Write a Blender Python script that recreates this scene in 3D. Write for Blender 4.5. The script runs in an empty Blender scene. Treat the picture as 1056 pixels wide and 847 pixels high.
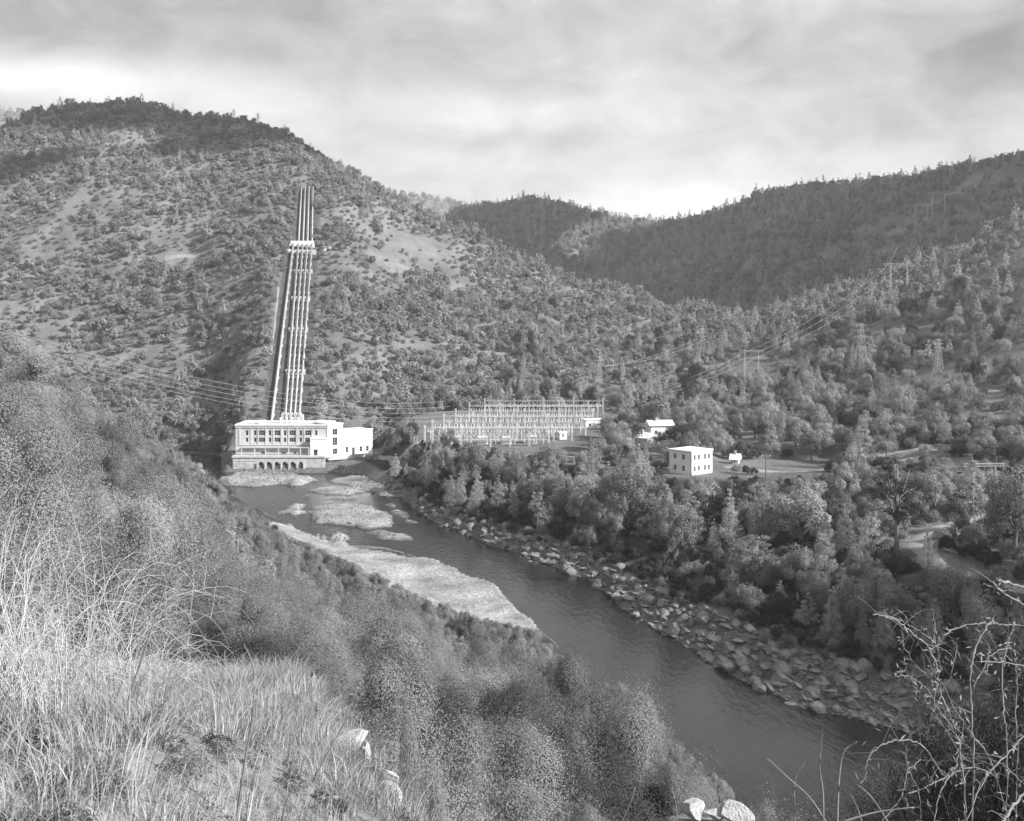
import bpy, math, random
import numpy as np
from mathutils import Vector, Matrix
random.seed(7)
rng = np.random.default_rng(11)
SC = bpy.context.scene
COL = SC.collection
F, CX, HY, H = 1132.0, 528.0, 330.0, 57.0      # lens in photo pixels, centre column, horizon row, eye height over the river

# ------------------------------------------------------------------ camera
cam_d = bpy.data.cameras.new('camera'); cam = bpy.data.objects.new('camera', cam_d); COL.objects.link(cam)
cam_d.sensor_fit = 'HORIZONTAL'; cam_d.sensor_width = 36.0; cam_d.lens = 36.0 * F / 1056.0
cam_d.shift_y = -(423.5 - HY) / 1056.0
cam.location = (0, 0, H); cam.rotation_euler = (math.radians(90), 0, 0)
cam_d.clip_start = 0.05; cam_d.clip_end = 40000
SC.camera = cam
HAZE = 0.00012

# ------------------------------------------------------------------ sun + sky
SUN_AZ, SUN_EL = math.radians(114), math.radians(30)      # azimuth measured clockwise from +Y (the view direction)
SDIR = Vector((math.sin(SUN_AZ) * math.cos(SUN_EL), math.cos(SUN_AZ) * math.cos(SUN_EL), math.sin(SUN_EL)))
sd = bpy.data.lights.new('sun', 'SUN'); so = bpy.data.objects.new('sun', sd); COL.objects.link(so)
sd.energy = 5.0; sd.angle = math.radians(0.6); sd.color = (1.0, 1.0, 1.0)
so.rotation_euler = SDIR.to_track_quat('Z', 'Y').to_euler()
so.location = (300, -150, 400)

W = bpy.data.worlds.new('World'); SC.world = W; W.use_nodes = True
nt = W.node_tree; nt.nodes.clear()
def N(nt, t, **kw):
    n = nt.nodes.new(t)
    for k, v in kw.items():
        if k.startswith('i_'): n.inputs[int(k[2:]) if k[2:].isdigit() else k[2:]].default_value = v
        else: setattr(n, k, v)
    return n
def math_n(nt, op, a, b=None, c=None, clamp=False):
    n = nt.nodes.new('ShaderNodeMath'); n.operation = op; n.use_clamp = clamp
    for i, v in enumerate((a, b, c)):
        if v is None: continue
        if isinstance(v, (int, float)): n.inputs[i].default_value = v
        else: nt.links.new(v, n.inputs[i])
    return n.outputs[0]
def pxdir(px, py): return Vector(((px - CX) / F, 1.0, (HY - py) / F)).normalized()
out = N(nt, 'ShaderNodeOutputWorld'); bg = N(nt, 'ShaderNodeBackground'); bg.inputs['Strength'].default_value = 0.1
sky = N(nt, 'ShaderNodeTexSky', sky_type='NISHITA', sun_disc=False, sun_elevation=SUN_EL, sun_rotation=SUN_AZ, dust_density=2.0)
bw = N(nt, 'ShaderNodeRGBToBW'); nt.links.new(sky.outputs[0], bw.inputs[0])
tc = N(nt, 'ShaderNodeTexCoord'); sep = N(nt, 'ShaderNodeSeparateXYZ'); nt.links.new(tc.outputs['Generated'], sep.inputs[0])
zz = math_n(nt, 'ADD', math_n(nt, 'MAXIMUM', sep.outputs[2], 0.0), 0.34)
cmb = N(nt, 'ShaderNodeCombineXYZ')
nt.links.new(math_n(nt, 'DIVIDE', sep.outputs[0], zz), cmb.inputs[0]); nt.links.new(math_n(nt, 'DIVIDE', sep.outputs[1], zz), cmb.inputs[1])
def noise_w(scale, detail, rough, dist, off):
    mp = N(nt, 'ShaderNodeMapping'); nt.links.new(cmb.outputs[0], mp.inputs[0]); mp.inputs['Location'].default_value = off
    n = N(nt, 'ShaderNodeTexNoise'); n.inputs['Scale'].default_value = scale; n.inputs['Detail'].default_value = detail
    n.inputs['Roughness'].default_value = rough; n.inputs['Distortion'].default_value = dist
    nt.links.new(mp.outputs[0], n.inputs['Vector']); return n.outputs[0]
n1 = noise_w(1.35, 9, 0.56, 0.3, (2.3, 1.1, 0)); n2 = noise_w(6.0, 8, 0.62, 0.8, (7.7, 4.0, 0))
base = math_n(nt, 'ADD', math_n(nt, 'MULTIPLY', n1, 12.0), math_n(nt, 'MULTIPLY', n2, 7.5))      # about 0..7.4
base = math_n(nt, 'ADD', base, -3.2)
def spot(acc, px, py, rx, ry, amount):      # a brighter or darker cloud bank in one direction of the sky
    d = pxdir(px, py)
    ax = math_n(nt, 'DIVIDE', math_n(nt, 'SUBTRACT', sep.outputs[0], d.x), rx / F); az = math_n(nt, 'DIVIDE', math_n(nt, 'SUBTRACT', sep.outputs[2], d.z), ry / F)
    r2 = math_n(nt, 'ADD', math_n(nt, 'MULTIPLY', ax, ax), math_n(nt, 'MULTIPLY', az, az))
    g = math_n(nt, 'MULTIPLY', math_n(nt, 'EXPONENT', math_n(nt, 'MULTIPLY', r2, -1.0)), amount)
    g = math_n(nt, 'MULTIPLY', g, math_n(nt, 'GREATER_THAN', sep.outputs[1], 0.0))
    return math_n(nt, 'ADD', acc, g)
for s in [(50, 80, 120, 24, 6.0), (100, 20, 260, 28, -0.8), (250, 105, 120, 34, 2.4), (720, 212, 110, 22, 5.0), (520, 116, 110, 22, 2.4), (940, 70, 240, 60, -1.5), (540, 142, 110, 14, -1.4), (800, 140, 120, 20, -1.0), (560, 200, 110, 26, -0.5), (420, 165, 150, 30, 1.3), (660, 12, 140, 24, -1.3), (840, 180, 120, 30, .8)]:
    base = spot(base, *s)
clouds = math_n(nt, 'MAXIMUM', base, 1.2)
# thin cloud over a Nishita sky
mixed = math_n(nt, 'ADD', math_n(nt, 'MULTIPLY', clouds, 0.46), math_n(nt, 'MULTIPLY', bw.outputs[0], 0.10))
nt.links.new(mixed, bg.inputs['Color']); nt.links.new(bg.outputs[0], out.inputs[0])
SC.view_settings.view_transform = 'Standard'; SC.view_settings.look = 'None'; SC.view_settings.gamma = 1; SC.view_settings.exposure = 1.05
SC.cycles.max_bounces = 5; SC.cycles.diffuse_bounces = 2; SC.cycles.glossy_bounces = 2; SC.cycles.transmission_bounces = 2
SC.cycles.volume_bounces = 0; SC.cycles.transparent_max_bounces = 4; SC.cycles.use_adaptive_sampling = True; SC.cycles.adaptive_threshold = 0.02

# ------------------------------------------------------------------ helpers
def tag(o, label=None, cat=None, group=None, kind=None):
    if label: o['label'] = label
    if cat: o['category'] = cat
    if group: o['group'] = group
    if kind: o['kind'] = kind
    return o
def empty(name, loc, rz=0.0, label=None, cat=None, group=None):
    o = bpy.data.objects.new(name, None); COL.objects.link(o); o.location = loc; o.rotation_euler = (0, 0, rz); o.empty_display_size = 0.5
    return tag(o, label, cat, group)
def link(name, me, mat=None, parent=None):
    o = bpy.data.objects.new(name, me); COL.objects.link(o)
    if mat and not me.materials: me.materials.append(mat)
    if parent: o.parent = parent
    return o
def npmesh(name, V, Fq, smooth=False):
    """V (n,3); Fq (m,k) index array"""
    me = bpy.data.meshes.new(name); V = np.asarray(V, np.float32); Fq = np.asarray(Fq, np.int32); m, k = Fq.shape
    me.vertices.add(len(V)); me.vertices.foreach_set('co', V.ravel())
    me.loops.add(m * k); me.loops.foreach_set('vertex_index', Fq.ravel())
    me.polygons.add(m); me.polygons.foreach_set('loop_start', np.arange(0, m * k, k, dtype=np.int32))
    try: me.polygons.foreach_set('loop_total', np.full(m, k, np.int32))
    except Exception: pass
    me.polygons.foreach_set('use_smooth', np.full(m, smooth)); me.update(calc_edges=True); me.validate(); return me
class MB:
    def __init__(s): s.v = []; s.f = []
    def add(s, vs, fs):
        b = len(s.v); s.v.extend([tuple(v) for v in vs]); s.f.extend([tuple(b + i for i in f) for f in fs])
    def box(s, x0, x1, y0, y1, z0, z1, M=None):
        vs = [Vector((x, y, z)) for x in (x0, x1) for y in (y0, y1) for z in (z0, z1)]
        if M: vs = [M @ v for v in vs]
        s.add(vs, [(0, 1, 3, 2), (4, 6, 7, 5), (0, 4, 5, 1), (2, 3, 7, 6), (0, 2, 6, 4), (1, 5, 7, 3)])
    def tube(s, pts, rad, n=6, cap=True):
        pts = [Vector(p) for p in pts]; k = len(pts)
        if not hasattr(rad, '__len__'): rad = [rad] * k
        rings = []
        up = Vector((0, 0, 1))
        for i, p in enumerate(pts):
            t = (pts[min(i + 1, k - 1)] - pts[max(i - 1, 0)]).normalized()
            a = t.cross(up)
            if a.length < 0.05: a = t.cross(Vector((1, 0, 0)))
            a.normalize(); b = t.cross(a)
            rings.append([p + (a * math.cos(2 * math.pi * j / n) + b * math.sin(2 * math.pi * j / n)) * rad[i] for j in range(n)])
        vs = [v for r in rings for v in r]
        fs = [(i * n + j, i * n + (j + 1) % n, (i + 1) * n + (j + 1) % n, (i + 1) * n + j) for i in range(k - 1) for j in range(n)]
        if cap: fs += [tuple(range(n))[::-1], tuple((k - 1) * n + j for j in range(n))]
        s.add(vs, fs)
    def bar(s, a, b, w): s.tube([a, b], w, 4)
    def build(s, name, mat=None, parent=None, smooth=False):
        me = bpy.data.meshes.new(name); me.from_pydata(s.v, [], s.f); me.update()
        if smooth: me.polygons.foreach_set('use_smooth', [True] * len(me.polygons))
        return link(name, me, mat, parent)

# value noise -------------------------------------------------------
_T = np.random.default_rng(5).random((256, 256))
def vnoise(x, y):
    xi = np.floor(x).astype(int); yi = np.floor(y).astype(int); fx = x - xi; fy = y - yi
    fx = fx * fx * (3 - 2 * fx); fy = fy * fy * (3 - 2 * fy)
    a = _T[xi & 255, yi & 255]; b = _T[(xi + 1) & 255, yi & 255]; c = _T[xi & 255, (yi + 1) & 255]; d = _T[(xi + 1) & 255, (yi + 1) & 255]
    return (a + (b - a) * fx) * (1 - fy) + (c + (d - c) * fx) * fy
def fbm(x, y, o=4, g=0.5):
    s = 0; a = 1; t = 0
    for i in range(o):
        s = s + a * vnoise(x * 2 ** i + 17.3 * i, y * 2 ** i + 9.1 * i); t += a; a *= g
    return s / t
def sstep(a, b, x):
    t = np.clip((x - a) / (b - a), 0, 1); return t * t * (3 - 2 * t)

# ------------------------------------------------------------------ materials (black and white photograph: every colour is a grey)
def mat_new(name):
    m = bpy.data.materials.new(name); m.use_nodes = True; m.node_tree.nodes.clear(); return m, m.node_tree
def grey(v): return (v, v, v, 1)
def noise_col(t, scale, lo, hi, detail=4, coord='Object', rough=0.6, p0=0.3, p1=0.7):
    tcn = N(t, 'ShaderNodeTexCoord'); n = N(t, 'ShaderNodeTexNoise'); n.inputs['Scale'].default_value = scale; n.inputs['Detail'].default_value = detail; n.inputs['Roughness'].default_value = rough
    t.links.new(tcn.outputs[coord], n.inputs['Vector'])
    mr = N(t, 'ShaderNodeMapRange'); mr.inputs['From Min'].default_value = p0; mr.inputs['From Max'].default_value = p1; mr.inputs['To Min'].default_value = lo; mr.inputs['To Max'].default_value = hi
    t.links.new(n.outputs[0], mr.inputs[0]); return mr.outputs[0]
def simple(name, lo, hi, scale, rough=0.8, bump=0.0, bscale=None, spec=0.3):
    m, t = mat_new(name); o = N(t, 'ShaderNodeOutputMaterial'); p = N(t, 'ShaderNodeBsdfPrincipled')
    p.inputs['Roughness'].default_value = rough; p.inputs['Specular IOR Level'].default_value = spec
    t.links.new(noise_col(t, scale, lo, hi), p.inputs['Base Color'])
    if bump:
        b = N(t, 'ShaderNodeBump'); b.inputs['Strength'].default_value = 0.6; b.inputs['Distance'].default_value = bump
        t.links.new(noise_col(t, bscale or scale * 3, 0, 1, 6), b.inputs['Height']); t.links.new(b.outputs[0], p.inputs['Normal'])
    t.links.new(p.outputs[0], o.inputs[0]); return m
def leafmat(name, lo, hi, trans=0.3, scale=0.5):
    m, t = mat_new(name); o = N(t, 'ShaderNodeOutputMaterial'); d = N(t, 'ShaderNodeBsdfDiffuse'); tr = N(t, 'ShaderNodeBsdfTranslucent'); mx = N(t, 'ShaderNodeMixShader'); mx.inputs[0].default_value = trans
    oi = N(t, 'ShaderNodeObjectInfo')
    mr = N(t, 'ShaderNodeMapRange'); mr.inputs['To Min'].default_value = lo; mr.inputs['To Max'].default_value = hi; t.links.new(oi.outputs['Random'], mr.inputs[0])
    v = math_n(t, 'MULTIPLY', mr.outputs[0], noise_col(t, scale, 0.7, 1.35))
    t.links.new(v, d.inputs[0]); t.links.new(v, tr.inputs[0]); t.links.new(d.outputs[0], mx.inputs[1]); t.links.new(tr.outputs[0], mx.inputs[2]); t.links.new(mx.outputs[0], o.inputs[0]); return m
M = {}
M['oak'] = leafmat('oak_leaves', 0.12, 0.36)
M['far_oak'] = leafmat('far_oak_leaves', 0.17, 0.32)
M['pine'] = leafmat('pine_needles', 0.24, 0.46)
M['brush'] = leafmat('chaparral_leaves', 0.15, 0.32, 0.35)
M['brush_near'] = leafmat('shrub_leaves', 0.18, 0.31, 0.42, 1.2)
M['brush_shade'] = leafmat('shade_darkened_shrub_leaves', 0.05, 0.10, 0.25, 2.0)  # shrub leaves darkened in colour to stand for shade in the hollows
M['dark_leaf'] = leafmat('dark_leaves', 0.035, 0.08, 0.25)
M['bark'] = simple('bark', 0.10, 0.22, 3.0, 0.9, 0.03)
M['twig'] = simple('dry_twig', 0.09, 0.2, 14.0, 0.8)
M['weed'] = simple('dry_weed_stem', 0.26, 0.48, 9.0, 0.8)
M['grass'] = leafmat('dry_grass_blades', 0.20, 0.40, 0.3, 3.0)
M['wall'] = simple('painted_concrete', 0.4, 0.58, 0.35, 0.85, 0.02, 2.0)
M['wall2'] = simple('whitewashed_wall', 0.6, 0.78, 0.3, 0.85, 0.01, 2.0)
M['wallold'] = simple('weathered_concrete', 0.34, 0.55, 0.5, 0.9, 0.05, 1.5)
M['roof'] = simple('roof_gravel', 0.35, 0.5, 0.6, 0.9)
M['pane'] = simple('window_glass', 0.03, 0.06, 0.5, 0.15, spec=0.5)
M['frame'] = simple('window_frame_paint', 0.4, 0.5, 1.0, 0.6)
M['pipe'] = simple('pipe_paint', 0.28, 0.42, 0.12, 0.5)
M['steel'] = simple('galvanised_steel', 0.28, 0.42, 0.2, 0.5)
M['steel_pale'] = simple('pale_painted_steel', 0.5, 0.7, 0.2, 0.55)
M['wire'] = simple('wire', 0.3, 0.4, 0.2, 0.5)
M['rock'] = simple('boulder_stone', 0.08, 0.27, 0.5, 0.95, 0.22, 1.3)
M['rock_pale'] = simple('pale_stone', 0.28, 0.5, 3.0, 0.9, 0.03, 8.0)
M['road'] = simple('packed_road', 0.2, 0.3, 0.3, 0.95, 0.03, 2.0)
M['cloud'] = simple('cloud_white', 0.75, 0.85, 0.001, 1.0)

# ------------------------------------------------------------------ terrain
def wx(px, d): return (px - CX) / F * d
def dz0(py, z=0.0): return (H - z) * F / (py - HY)          # depth at which height z shows at row py
def zat(py, d): return H - (py - HY) / F * d
# each line: (px, depth, z) from left to right
S = lambda px, py, z=0.0: (px, dz0(py, z), z)
LINES = [
 [(-300, -11, 57.5), (528, -11, 56.5), (1400, -11, 56.0)],
 [(-400, 1.2, 55.9), (200, 1.2, 55.65), (528, 1.2, 55.4), (900, 1.2, 55.3), (1500, 1.2, 55.2)],
 [(-900, 12, 56.5), (-300, 12, 54.6), (0, 10, 53.9), (200, 9, 54.0), (320, 8.3, 54.15), (370, 6.6, 54.4), (415, 4.9, 54.8), (470, 4.1, 54.95), (560, 3.8, 54.98), (640, 4.0, 55.02), (690, 4.0, 55.19), (775, 4.0, 55.19), (840, 3.9, 54.95), (1056, 4, 54.9), (1600, 5, 54.6)],
 [(-900, 20, 57), (-300, 18, 54.3), (0, 16, 52.2), (200, 15, 50.9), (310, 13, 50), (370, 10.5, 49.8), (430, 8.6, 49.8), (600, 7.8, 49.6), (800, 9, 49.6), (1056, 9, 49.6), (1600, 11, 50)],
 [(-900, 45, 62), (-300, 42, 54), (0, 40, 48), (200, 40, 44.5), (400, 38, 41), (600, 35, 38.5), (720, 34, 35), (900, 34, 32), (1056, 34, 30), (1600, 34, 24)],
 [(-900, 130, 60), (-300, 130, 52), (0, 130, 41), (100, 130, 34), (200, 130, 26.5), (300, 130, 19), (400, 125, 12), (500, 120, 6), (600, 118, 3.5), (700, 112, 2.0), (790, 100, 2.0), (900, 85, 2.0), (1056, 70, 2), (1600, 50, 2)],
 [(-900, 380, 30), (-200, 360, 32), (0, 350, 29), (100, 350, 21), (170, 350, 13), (205, 350, 7.0), (235, 320, 5), (290, 285, 3.0), (345, 264, 1.4), (400, 246, 1.2), (450, 224, 1.2), (500, 204, 1.2), (545, 190, 1.2), (600, 169, 1.2), (660, 150, 1.2), (720, 132, 1.0), (790, 118, 1), (900, 98, 1), (1056, 80, 1), (1600, 56, 1)],
 [(-900, 430, 0), (0, 425, 0), (150, 420, 0), (190, 400, 0), (225, 372, 0), (250, 345, 0), (300, 303, 0), (345, 278, 0), S(400, 567), S(460, 583), S(510, 605), S(545, 640), S(600, 690), S(660, 742), S(720, 790), S(790, 847), (900, 105, 0), (1056, 86, 0), (1600, 60, 0)],
 [(-900, 438, -1.6), (0, 433, -1.6), (190, 410, -1.6), (225, 385, -1.4), (300, 330, -1.1), (345, 310, -1.1), (400, 290, -1.4), (460, 266, -1.5), (545, 220, -1.6), (660, 160, -1.8), (790, 132, -1.8), (1056, 98, -1.8), (1600, 70, -1.8)],
 [(-900, 460, -1.6), (0, 460, -1.6), (190, 450, -1.6), (225, 402, -1.4), (300, 400, -1.1), (345, 390, -1.1), (400, 352, -1.4), (460, 292, -1.5), (545, 255, -1.6), (660, 196, -1.8), (790, 158, -1.8), (1056, 128, -1.8), (1600, 98, -1.8)],
 [(-900, 466, 0), (0, 466, 0), (190, 470, 0), (228, 462, 0), (243, 413, 0), (340, 412, 0), (375, 406, 0), (395, 375, 0), S(412, 512), S(440, 535), S(500, 560), S(560, 580), S(620, 605), S(640, 628), S(700, 662), S(760, 700), S(830, 730), S(900, 745), S(960, 762), (1056, 138, 0), (1600, 108, 0)],
 [(-900, 480, 5), (0, 480, 4), (190, 484, 5), (228, 480, 8), (243, 418, 3.5), (340, 417, 4.0), (375, 414, 4.0), (395, 390, 2.5), (412, 368, 3.0), (440, 330, 2.8), (500, 293, 2.8), (560, 272, 2.8), (620, 250, 3.2), (640, 240, 3.6), (700, 212, 3.6), (760, 192, 3.9), (830, 178, 4.0), (900, 170, 4.2), (960, 163, 5), (1056, 150, 6), (1600, 120, 6)],
 [(-900, 520, 20), (0, 500, 10), (190, 496, 10), (228, 490, 12), (243, 432, 5.5), (340, 432, 5.5), (385, 432, 5.5), (420, 404, 9), (470, 385, 12), (520, 365, 12), (600, 330, 12.5), (690, 306, 12.5), (760, 300, 12.5), (860, 262, 12.5), (930, 205, 13.0), (975, 190, 12.5), (1056, 176, 11.5), (1600, 160, 12)],
 [(-900, 540, 26), (0, 520, 14), (190, 515, 14), (228, 510, 16), (250, 447, 13), (300, 452, 16), (385, 458, 14), (420, 478, 15), (500, 494, 16.5), (620, 490, 16), (700, 450, 16), (800, 430, 17), (880, 400, 19), (950, 330, 21), (1056, 300, 22), (1600, 280, 30)],
 [(-900, 640, 90), (0, 640, 56), (100, 630, 48), (200, 610, 50), (270, 600, 67), (310, 600, 74), (360, 600, 69), (400, 600, 60), (500, 600, 44), (600, 600, 33), (700, 600, 25), (800, 570, 27), (900, 530, 34), (1000, 480, 42), (1056, 460, 47), (1600, 420, 70)],
 [(-900, 830, 190), (-100, 820, 175), (0, 810, 158), (100, 800, 160), (200, 790, 150), (316, 760, 150), (360, 750, 135), (400, 740, 112), (500, 730, 80), (600, 700, 56), (700, 690, 42), (800, 650, 44), (900, 610, 54), (1000, 580, 70), (1056, 560, 82), (1600, 540, 130)]]
def sky_pt(px, py, d): return (px, d, zat(py, d))
LINES += [
 [sky_pt(-900, 150, 1050), sky_pt(-100, 170, 1040), sky_pt(0, 138, 1030), sky_pt(30, 120, 1020), sky_pt(70, 110, 1010), sky_pt(120, 108, 1000), sky_pt(180, 116, 980), sky_pt(250, 128, 950), sky_pt(290, 144, 930), sky_pt(320, 162, 910), sky_pt(360, 188, 890), sky_pt(400, 208, 880), sky_pt(440, 226, 870), sky_pt(480, 246, 860), sky_pt(530, 270, 840), sky_pt(580, 292, 820), sky_pt(640, 304, 800), sky_pt(700, 322, 780), sky_pt(760, 330, 760), sky_pt(800, 322, 740), sky_pt(900, 300, 700), sky_pt(1000, 258, 680), sky_pt(1056, 240, 650), sky_pt(1600, 190, 640)],
 [(-900, 1400, 220), (0, 1300, 200), (200, 1250, 150), (400, 1150, 90), (480, 1100, 45), (600, 1080, 25), (720, 1000, 40), (800, 920, 76), (900, 860, 104), (1000, 820, 135), (1056, 800, 145), (1600, 800, 220)],
 [(-900, 1700, 200), (250, 1700, 180), sky_pt(400, 250, 1650), sky_pt(440, 238, 1640), sky_pt(470, 226, 1620), sky_pt(500, 219, 1610), sky_pt(540, 211, 1600), sky_pt(580, 217, 1600), sky_pt(640, 231, 1600), sky_pt(690, 236, 1580), sky_pt(715, 233, 1500), sky_pt(740, 223, 1400), sky_pt(780, 207, 1300), sky_pt(850, 201, 1240), sky_pt(900, 197, 1200), sky_pt(980, 183, 1160), sky_pt(1056, 168, 1150), sky_pt(1300, 130, 1150), sky_pt(1600, 120, 1150)],
 [(-900, 2000, 130), (500, 2000, 120), (1056, 1700, 150), (1600, 1700, 150)],
 [sky_pt(-900, 90, 2700), sky_pt(-100, 108, 2650), sky_pt(0, 117, 2600), sky_pt(40, 127, 2600), sky_pt(200, 150, 2600), sky_pt(300, 175, 2600), sky_pt(390, 201, 2600), sky_pt(440, 208, 2600), sky_pt(495, 219, 2600), sky_pt(560, 240, 2600), sky_pt(700, 262, 2600), (1056, 2600, 240), (1600, 2600, 300)],
 [(-900, 3600, 120), (1600, 3600, 120)],
 [(-900, 4300, 100), (1600, 4300, 100)],
]
U = np.concatenate([np.linspace(-1.35, -0.56, 60, endpoint=False), np.linspace(-0.56, 0.56, 560, endpoint=False), np.linspace(0.56, 1.35, 61)])
ys = [-10.5]
while ys[-1] < 3400: ys.append(ys[-1] + min(max(0.22, (ys[-1] + 3) * 0.0068), 14.0 if ys[-1] > 1100 else 3.2))
while ys[-1] < 4150: ys.append(ys[-1] * 1.04)
YR = np.array(ys)
KY = np.zeros((len(LINES), len(U))); KZ = np.zeros_like(KY)
for k, L in enumerate(LINES):
    X = np.array([wx(p, d) if d > 0 else (p - CX) / F * 3 for p, d, z in L]); Y = np.array([d for p, d, z in L], float); Z = np.array([z for p, d, z in L], float)
    uu = X / (Y + 12.0); o = np.argsort(uu)
    KY[k] = np.interp(U, uu[o], Y[o]); KZ[k] = np.interp(U, uu[o], Z[o])
    ker = np.array([1, 2, 3, 2, 1.]) / 9
    for A in (KY, KZ): A[k] = np.convolve(np.pad(A[k], 2, 'edge'), ker, 'valid')
for k in range(1, len(LINES)): KY[k] = np.maximum(KY[k], KY[k - 1] + 0.8)
def pchip(x, y, xe):
    h = np.diff(x); dl = np.diff(y) / h; n = len(x); m = np.zeros(n)
    for i in range(1, n - 1):
        if dl[i - 1] * dl[i] > 0:
            w1 = 2 * h[i] + h[i - 1]; w2 = h[i] + 2 * h[i - 1]; m[i] = (w1 + w2) / (w1 / dl[i - 1] + w2 / dl[i])
    m[0] = dl[0]; m[-1] = dl[-1]
    i = np.clip(np.searchsorted(x, xe) - 1, 0, n - 2); t = np.clip((xe - x[i]) / h[i], 0, 1)
    return (2 * t ** 3 - 3 * t ** 2 + 1) * y[i] + (t ** 3 - 2 * t ** 2 + t) * h[i] * m[i] + (-2 * t ** 3 + 3 * t ** 2) * y[i + 1] + (t ** 3 - t ** 2) * h[i] * m[i + 1]
GZ = np.stack([pchip(KY[:, j], KZ[:, j], YR) for j in range(len(U))], 1)
GX = U[None, :] * (YR[:, None] + 12.0); GY = np.repeat(YR[:, None], len(U), 1)
# signed distance to shore in depth direction
dl_left = GY - KY[7][None, :]; dl_right = GY - KY[10][None, :]
onland = np.where(GY < KY[7][None, :], sstep(0, 14, -dl_left), sstep(2, 22, dl_right)) * np.where((GY > KY[7][None, :]) & (GY < KY[10][None, :]), 0, 1)
far = sstep(500, 700, GY)
n_l = fbm(GX / 95, GY / 95, 4) - 0.5; n_r = np.abs(fbm(GX / 60 + 31, GY / 140 + 7, 3) - 0.5) * 2
GZ += 0
amp = 2.0 * sstep(8, 120, GY) + 9.0 * far
GZ += onland * (n_l * amp * 1.4 - (n_r - 0.25) * 9.0 * far)
GZ += onland * (fbm(GX / 9 + 3, GY / 9, 3) - 0.5) * (0.25 + 1.4 * sstep(20, 160, GY))
GZ += (fbm(GX / 1.3, GY / 1.3, 3) - 0.5) * 0.22 * (GY < 40)
GZ += (1 - onland) * sstep(150, 200, GY) * sstep(520, 420, GY) * (fbm(GX / 7, GY / 7, 3) - 0.5) * 0.5
# gravel bars and islands (polygons on the water plane)
def pd(poly, X, Y):
    """signed distance to a polygon, positive inside"""
    P = np.array(poly); d = np.full(X.shape, 1e9); ins = np.zeros(X.shape, bool)
    for i in range(len(P)):
        a = P[i]; b = P[(i + 1) % len(P)]; e = b - a; t = np.clip(((X - a[0]) * e[0] + (Y - a[1]) * e[1]) / (e @ e), 0, 1)
        d = np.minimum(d, np.hypot(X - a[0] - t * e[0], Y - a[1] - t * e[1]))
        c = (a[1] > Y) != (b[1] > Y); xi = a[0] + (Y - a[1]) / (b[1] - a[1] + 1e-9) * e[0]; ins ^= c & (X < xi)
    return np.where(ins, d, -d)
def wp(px, py, z=0.0): d = dz0(py, z); return (wx(px, d), d)
BARS = [([(222, 497), (240, 489.5), (268, 488.5), (305, 490), (328, 496), (312, 502), (288, 500), (262, 503), (234, 501)], 1.8),
        ([(312, 535), (318, 523), (345, 519), (374, 520), (400, 527), (410, 535), (408, 545), (380, 546), (350, 543), (322, 541)], 0.7),
        ([(360, 549), (395, 545), (424, 550), (440, 557), (425, 560), (385, 556)], 0.45),
        ([(284, 529), (296, 520), (318, 519), (318, 529), (304, 536)], 0.8),
        ([(310, 506), (340, 500), (372, 502), (394, 507), (362, 511), (326, 511)], 0.6),
        ([(336, 497), (362, 491), (388, 493), (402, 503), (412, 513), (390, 513), (368, 503)], 1.2),
        ([(394, 520), (410, 519), (424, 528), (436, 542), (420, 541), (402, 532)], 0.5),
        ([(322, 515), (350, 513), (376, 515), (352, 518)], 0.4), ([(300, 512), (322, 510), (318, 516), (302, 517)], 0.5), ([(330, 549), (352, 548), (366, 556), (350, 560), (336, 556)], 0.7),
        ([(336, 566), (348, 557), (362, 560), (372, 568), (356, 572)], 1.3), ([(455, 566), (466, 565), (478, 570), (466, 572)], 0.3), ([(505, 566), (520, 568), (530, 573), (514, 572)], 0.3)]
grav = np.zeros_like(GZ)
sel = (GY > 120) & (GY < 480)
for poly, hh in BARS:
    w = [wp(*p) for p in poly]; sdm = pd(w, GX[sel], GY[sel]) + (fbm(GX[sel] / 5, GY[sel] / 5, 3) - 0.5) * 5
    GZ[sel] = np.maximum(GZ[sel], -1.0 + (1.0 + hh * (0.6 + 0.7 * fbm(GX[sel] / 4, GY[sel] / 4, 3))) * sstep(-3, 4.5, sdm)); grav[sel] = np.maximum(grav[sel], sstep(-4, 0, sdm))
# left bank gravel bar between the toe line and the shore
toe = sstep(-34, -20, GY - KY[6][None, :] + 12 * (fbm(GX / 14, GY / 14, 3) - .5)) * (GY < KY[7][None, :] + 4 - 10 * fbm(GX / 9, GY / 9, 3)) * (GX > -62) * (GX < 3.2 + 4 * (fbm(GX / 5, GY / 5, 2) - .5))
grav = np.maximum(grav, toe)
GZ = np.where(toe > .3, np.maximum(GZ, .3 + .5 * fbm(GX / 6, GY / 6, 3)), GZ)
bank = sstep(-3, 0, dl_right) * sstep(3, -2, GY - KY[11][None, :]) * (GX > -48)
rockm = bank.copy()
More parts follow.
